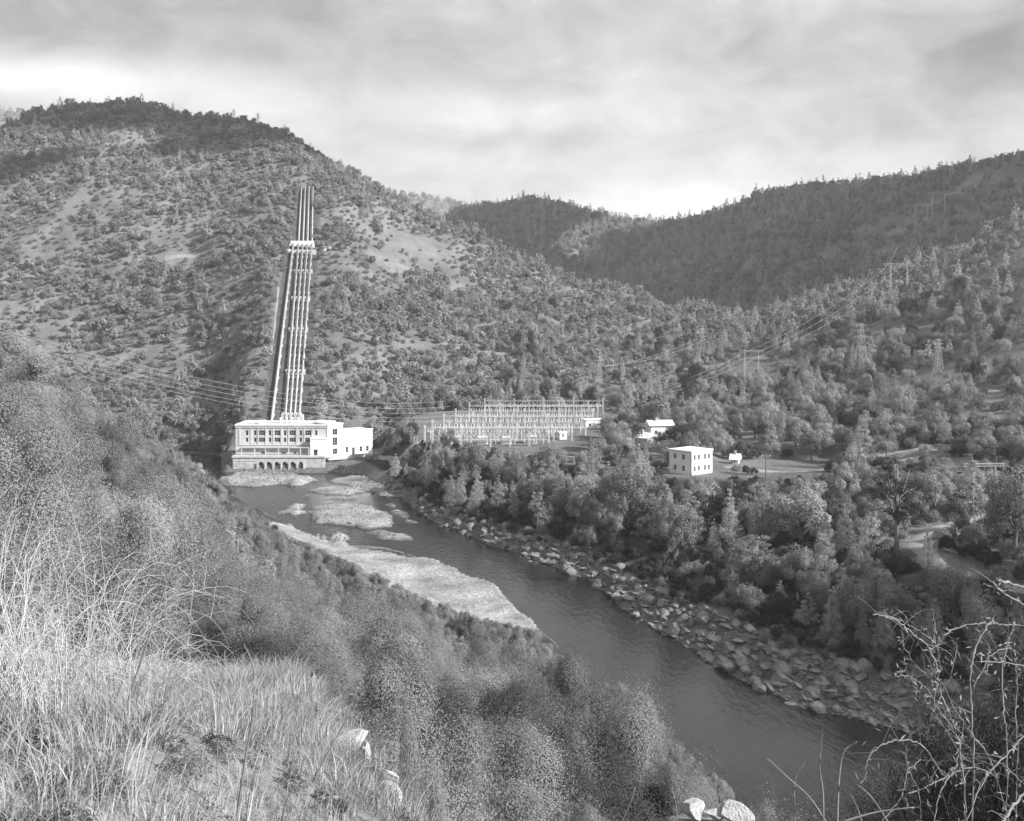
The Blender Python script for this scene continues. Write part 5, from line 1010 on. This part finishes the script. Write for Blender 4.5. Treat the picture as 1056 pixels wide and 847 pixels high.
def smooth(pts, k=3):
    out = []
    for i in range(len(pts) - 1):
        p0, p1, p2, p3 = pts[max(i - 1, 0)], pts[i], pts[i + 1], pts[min(i + 2, len(pts) - 1)]
        for j in range(k * 2):
            t_ = j / (k * 2); out.append(.5 * ((2 * p1) + (p2 - p0) * t_ + (2 * p0 - 5 * p1 + 4 * p2 - p3) * t_ * t_ + (3 * p1 - p0 - 3 * p2 + p3) * t_ ** 3))
    out.append(pts[-1]); return out
def stalk(L, d, r, label, d1=None, mat='twig'):
    pts = smooth(P3s(L, d, d1)); base = pts[0].copy(); gz = float(hgt(base.x, base.y))
    if base.z > gz: pts = [Vector((base.x, base.y, gz - .03))] + pts; base = pts[0]
    mb = MB(); n = len(pts); mb.tube([p - base for p in pts], [r * (1.15 - .7 * i / n) for i in range(n)], 6); o = mb.build('dead_stalk', M[mat], smooth=True); o.location = base; tag(o, label, 'dead stalk', 'dead stalks on the near ledge')
stalk([(128, 735), (152, 662), (173, 597), (194, 522)], 4.2, .004, 'long straight dead stalk leaning right out of the pale weeds')
stalk([(234, 850), (225, 809), (225, 757), (232, 671)], 3.4, .0028, 'thin upright dead stalk with a nearly straight stem, left of the kinked one')
stalk([(243, 850), (253, 783), (260, 740), (262, 692), (251, 664)], 3.2, .0036, 'pale dead stalk with a kink near its top')
stalk([(323, 805), (350, 755), (384, 697)], 4.2, .003, 'bare dead stalk leaning right above the rubbly ledge')
stalk([(352, 800), (358, 750), (345, 700)], 4.4, .002, 'short thin stalk crossing the one that leans right')
stalk([(290, 770), (300, 720), (316, 690)], 4.6, .002, 'short curved stalk between the kinked and the leaning ones')
stalk([(470, 850), (485, 822), (492, 808)], 3.2, .0028, 'short pale stub at the bottom edge below the big bushes')
stalk([(640, 850), (650, 828), (655, 812)], 3.0, .002, 'short thin stub at the bottom edge under the big bushes')
stalk([(698, 850), (697, 830), (693, 815)], 3.0, .002, 'tiny stub left of the pale stones')
Z = lambda L: [(700 + x / 2.966, 600 + y / 2.966) for x, y in L]
stalk(Z([(442, 735), (440, 640), (430, 560), (440, 450)]), 2.9, .0030, 'upright dead stalk over the dark water with a knobbly tip')
stalk(Z([(484, 735), (490, 600), (505, 520), (545, 490)]), 2.9, .0030, 'dead stalk over the dark water with its tip bent right')
stalk(Z([(450, 735), (400, 660), (340, 605), (270, 540)]), 2.9, .0026, 'dead stalk reaching far left over the dark water')
stalk(Z([(355, 735), (353, 640), (362, 590), (385, 555)]), 3.0, .0020, 'short dead stalk crossing the one that reaches left')
stalk(Z([(640, 735), (590, 660), (545, 620)]), 2.7, .0020, 'short dead stalk pointing up left beside the dead bush')
stalk(Z([(560, 735), (545, 690), (525, 650)]), 2.8, .0020, 'short dead stalk nearest the arching branch')
stalk(Z([(500, 735), (600, 706), (720, 690)]), 2.6, .0026, 'dead stem lying almost flat near the bottom right')
db = empty('dead_bush', P3(1010, 850, 3.0), 0, 'tangled dead bush with arching bare branches in the lower right corner', 'bush')
BR = [([(590, 100), (640, 110), (700, 145), (760, 200), (790, 265), (800, 340), (830, 410), (860, 520), (880, 735)], .0052), ([(610, 95), (680, 120), (740, 155), (790, 200), (800, 280)], .004), ([(680, 150), (690, 200), (730, 260), (775, 300)], .0026), ([(690, 250), (720, 320), (760, 370), (800, 430), (870, 540)], .003),
      ([(660, 290), (700, 290), (760, 330), (800, 400), (880, 480)], .0036), ([(790, 190), (830, 150), (900, 130), (970, 130), (1060, 135)], .004), ([(900, 735), (900, 480), (890, 300), (905, 210), (940, 140), (960, 122)], .0055), ([(1000, 735), (1005, 500), (992, 390), (990, 270), (1010, 180), (1030, 120)], .005), ([(960, 0), (990, 32), (1062, 75)], .007), ([(975, -5), (1062, 18)], .008), ([(920, 245), (990, 246), (1060, 258)], .0034),
      ([(570, 610), (578, 545), (620, 500), (680, 485), (740, 498), (780, 550), (815, 600)], .004), ([(700, 650), (760, 625), (830, 592), (900, 568), (980, 600)], .0036), ([(990, 735), (1020, 690), (1062, 640)], .008), ([(790, 290), (775, 210), (782, 150), (778, 88)], .0026), ([(860, 300), (832, 290), (850, 200), (830, 180)], .0024), ([(780, 345), (740, 352), (680, 362), (600, 412)], .003), ([(875, 735), (872, 600), (860, 520)], .0034),
      ([(1030, 735), (1035, 520), (1030, 400), (1035, 300), (1025, 230)], .003), ([(620, 735), (680, 660), (700, 580), (740, 545)], .0028), ([(880, 735), (940, 600), (1010, 520), (1060, 470)], .004), ([(780, 735), (800, 640), (850, 560), (870, 430)], .0034), ([(900, 330), (950, 230), (1000, 205), (1030, 210)], .003), ([(800, 300), (850, 400), (900, 470), (960, 560), (1010, 735)], .0036), ([(740, 735), (735, 650), (700, 560), (695, 500)], .0024), ([(940, 290), (950, 200), (920, 160)], .002), ([(1056, 620), (990, 560), (900, 520), (820, 440)], .003)]
rs_ = np.random.default_rng(55); lv = []; ld = []
for bi, (L, r) in enumerate(BR):
    d = 2.7 + .5 * ((bi * 37) % 10) / 10; pts = smooth(P3s(Z(L), d, d + .15), 4); pts = [p + Vector(rs_.normal(0, .0014, 3)) for p in pts]; n = len(pts); mb = MB(); mb.tube([p - db.location for p in pts], [r * .48 * (.62 + .45 * math.sin(math.pi * i / n)) * (1 + .18 * rs_.normal()) for i in range(n)], 6)
    for i in range(2, n, 3):      # short side twigs
        if rs_.random() < .75: strand(mb, pts[i] - db.location, rs_.normal(0, 1, 3) + [0, 0, .2], rs_.uniform(.03, .12), r * .22, rs_, 5, rs_.uniform(.5, 2.5))
    mb.build('branch', M['twig'], db, True)
    for i in range(n):
        for _ in range(2):
            if rs_.random() < .34: lv.append(pts[i] + Vector(rs_.normal(0, .012, 3)) - db.location); ld.append(rs_.normal(0, 1, 3))
Vl, Fl = leaves(np.array([tuple(v) for v in lv]), np.array(ld), .011, .0024, rs_); me = npmesh('dead_leaves', Vl, Fl); link('dead_leaves', me, M['brush'], db)
# leafy mass behind the bare branches, leaf colour darkened for the shaded corner
for px, d, top, wpx, lab, v in ((985, 4.2, 700, 120, 'fine-leaved bush inside the dead branches at lower right', 0), (1050, 3.8, 690, 110, 'fine-leaved bush cut by the right edge behind dead branches', 2), (930, 4.6, 770, 100, 'low fine-leaved bush at the bottom left of the dead branches', 1), (860, 5.0, 812, 80, 'lowest tuft-like bush at the bottom edge below the dark water', 3)):
    g = ground(px, d); R_ = wpx * .6 * d / F; hh = zat(top, d) - g.z; me_, _ = PROTO['plume'][v]; o = link('shrub', me_); o.location = g - Vector((0, 0, .05)); o.scale = (R_, R_, hh / (1.5, 1.8, 1.3, 1.6)[v]); o.rotation_euler = (0, 0, px); tag(o, lab, 'shrub'); o.material_slots[0].link = 'OBJECT'; o.material_slots[0].material = M['brush_shade']
def stone(px, py, rpx, label, v, mat='rock_pale', dmin=2.5):
    p = ground(px, 4.0 if px > 600 else {0: 6.1, 1: 5.7, 2: 5.3}[v % 3] if px > 355 else 4.6) if px > 355 else hit(px, py, dmin, 40); r = rpx * p.y / F; r *= 1.3 if px > 600 else 1.7 if px > 355 else 1; p.z += r * .45; me_ = PROTO['rock'][v][0]; o = bpy.data.objects.new('stone', me_); COL.objects.link(o); o.location = p + Vector((0, 0, r * .25)); o.scale = (r * 1.2, r, r * 1.15); o.rotation_euler = (.3, -.2 * v, px * .6); o.material_slots[0].link = 'OBJECT'; o.material_slots[0].material = M[mat]; tag(o, label, 'stone', 'pale stones on the near ledge')
for i, a in enumerate(((714, 838, 17, 'pale stone at the bottom edge, leftmost of three right of the big bushes'), (738, 840, 12, 'small pale stone in the middle of the three at the bottom edge'), (759, 846, 14, 'flat pale stone, rightmost of the three at the bottom edge'), (375, 742, 15, 'brightest pale stone at the top of the rubbly ledge'), (394, 760, 19, 'pale stone right below the brightest one on the rubbly ledge'), (362, 770, 14, 'pale stone left of the rubble on the ledge'), (414, 780, 17, 'pale stone at the right end of the rubbly ledge'), (402, 738, 11, 'small stone at the rim of the rubbly ledge'), (424, 805, 14, 'lowest pale stone of the rubbly ledge'), (300, 805, 8, 'small pale stone in grass below the leaning stalk'), (110, 745, 13, 'flat pale stone in grass under the dead weeds'), (345, 828, 7, 'small stone near the bottom edge in grass'))): stone(*a, i % 5)

# small leafy weeds and leaf litter between the grass
for i in range(3):
    rs = np.random.default_rng(830 + i); n = 420; a = rs.uniform(0, 6.283, n); rad = .09 * rs.random(n) ** .6; C_ = np.stack([rad * np.cos(a), rad * np.sin(a), rs.uniform(.005, .11, n) * (1.2 - rad / .09)], 1); Vw, Fw = leaves(C_, np.stack([np.cos(a), np.sin(a), np.full(n, .8)], 1), .008, .0038, rs)
    me = npmesh('leafy_weed', Vw, Fw); me.materials.append(M['brush' if i else 'dark_leaf']); PROTO.setdefault('weedlet', []).append((me, None))
WI = []
for j in range(520):
    px = rs_.uniform(-40, 500); d = rs_.uniform(2.2, 9.5); g = ground(px, d)
    if fbm(np.array(g.x * 1.1), np.array(g.y * 1.1), 3) > .55 and px > 70: continue
    WI.append(dict(kind='ground_weed', proto='weedlet', var=j % 3 if px > 70 else (0 if j % 4 else 1), X=g.x, Y=g.y, z=g.z, R=rs_.uniform(.25, .8), sz=rs_.uniform(.6, 1.2), rot=rs_.uniform(0, 6.28), px=0, py=0, s=0))
for v in range(3):
    it = WI[v]; o = link('ground_weed', PROTO['weedlet'][v][0]); o.location = (it['X'], it['Y'], it['z']); tag(o, kind='stuff'); protos_for[('weedlet', v)] = o
SHAPE['weedlet'] = ['dark', 'leafy', 'low']; NOUN['ground_weed'] = 'weed'
points_stuff('ground_weed_cover', WI, 'small leafy weeds between the dry grass', 'weeds')
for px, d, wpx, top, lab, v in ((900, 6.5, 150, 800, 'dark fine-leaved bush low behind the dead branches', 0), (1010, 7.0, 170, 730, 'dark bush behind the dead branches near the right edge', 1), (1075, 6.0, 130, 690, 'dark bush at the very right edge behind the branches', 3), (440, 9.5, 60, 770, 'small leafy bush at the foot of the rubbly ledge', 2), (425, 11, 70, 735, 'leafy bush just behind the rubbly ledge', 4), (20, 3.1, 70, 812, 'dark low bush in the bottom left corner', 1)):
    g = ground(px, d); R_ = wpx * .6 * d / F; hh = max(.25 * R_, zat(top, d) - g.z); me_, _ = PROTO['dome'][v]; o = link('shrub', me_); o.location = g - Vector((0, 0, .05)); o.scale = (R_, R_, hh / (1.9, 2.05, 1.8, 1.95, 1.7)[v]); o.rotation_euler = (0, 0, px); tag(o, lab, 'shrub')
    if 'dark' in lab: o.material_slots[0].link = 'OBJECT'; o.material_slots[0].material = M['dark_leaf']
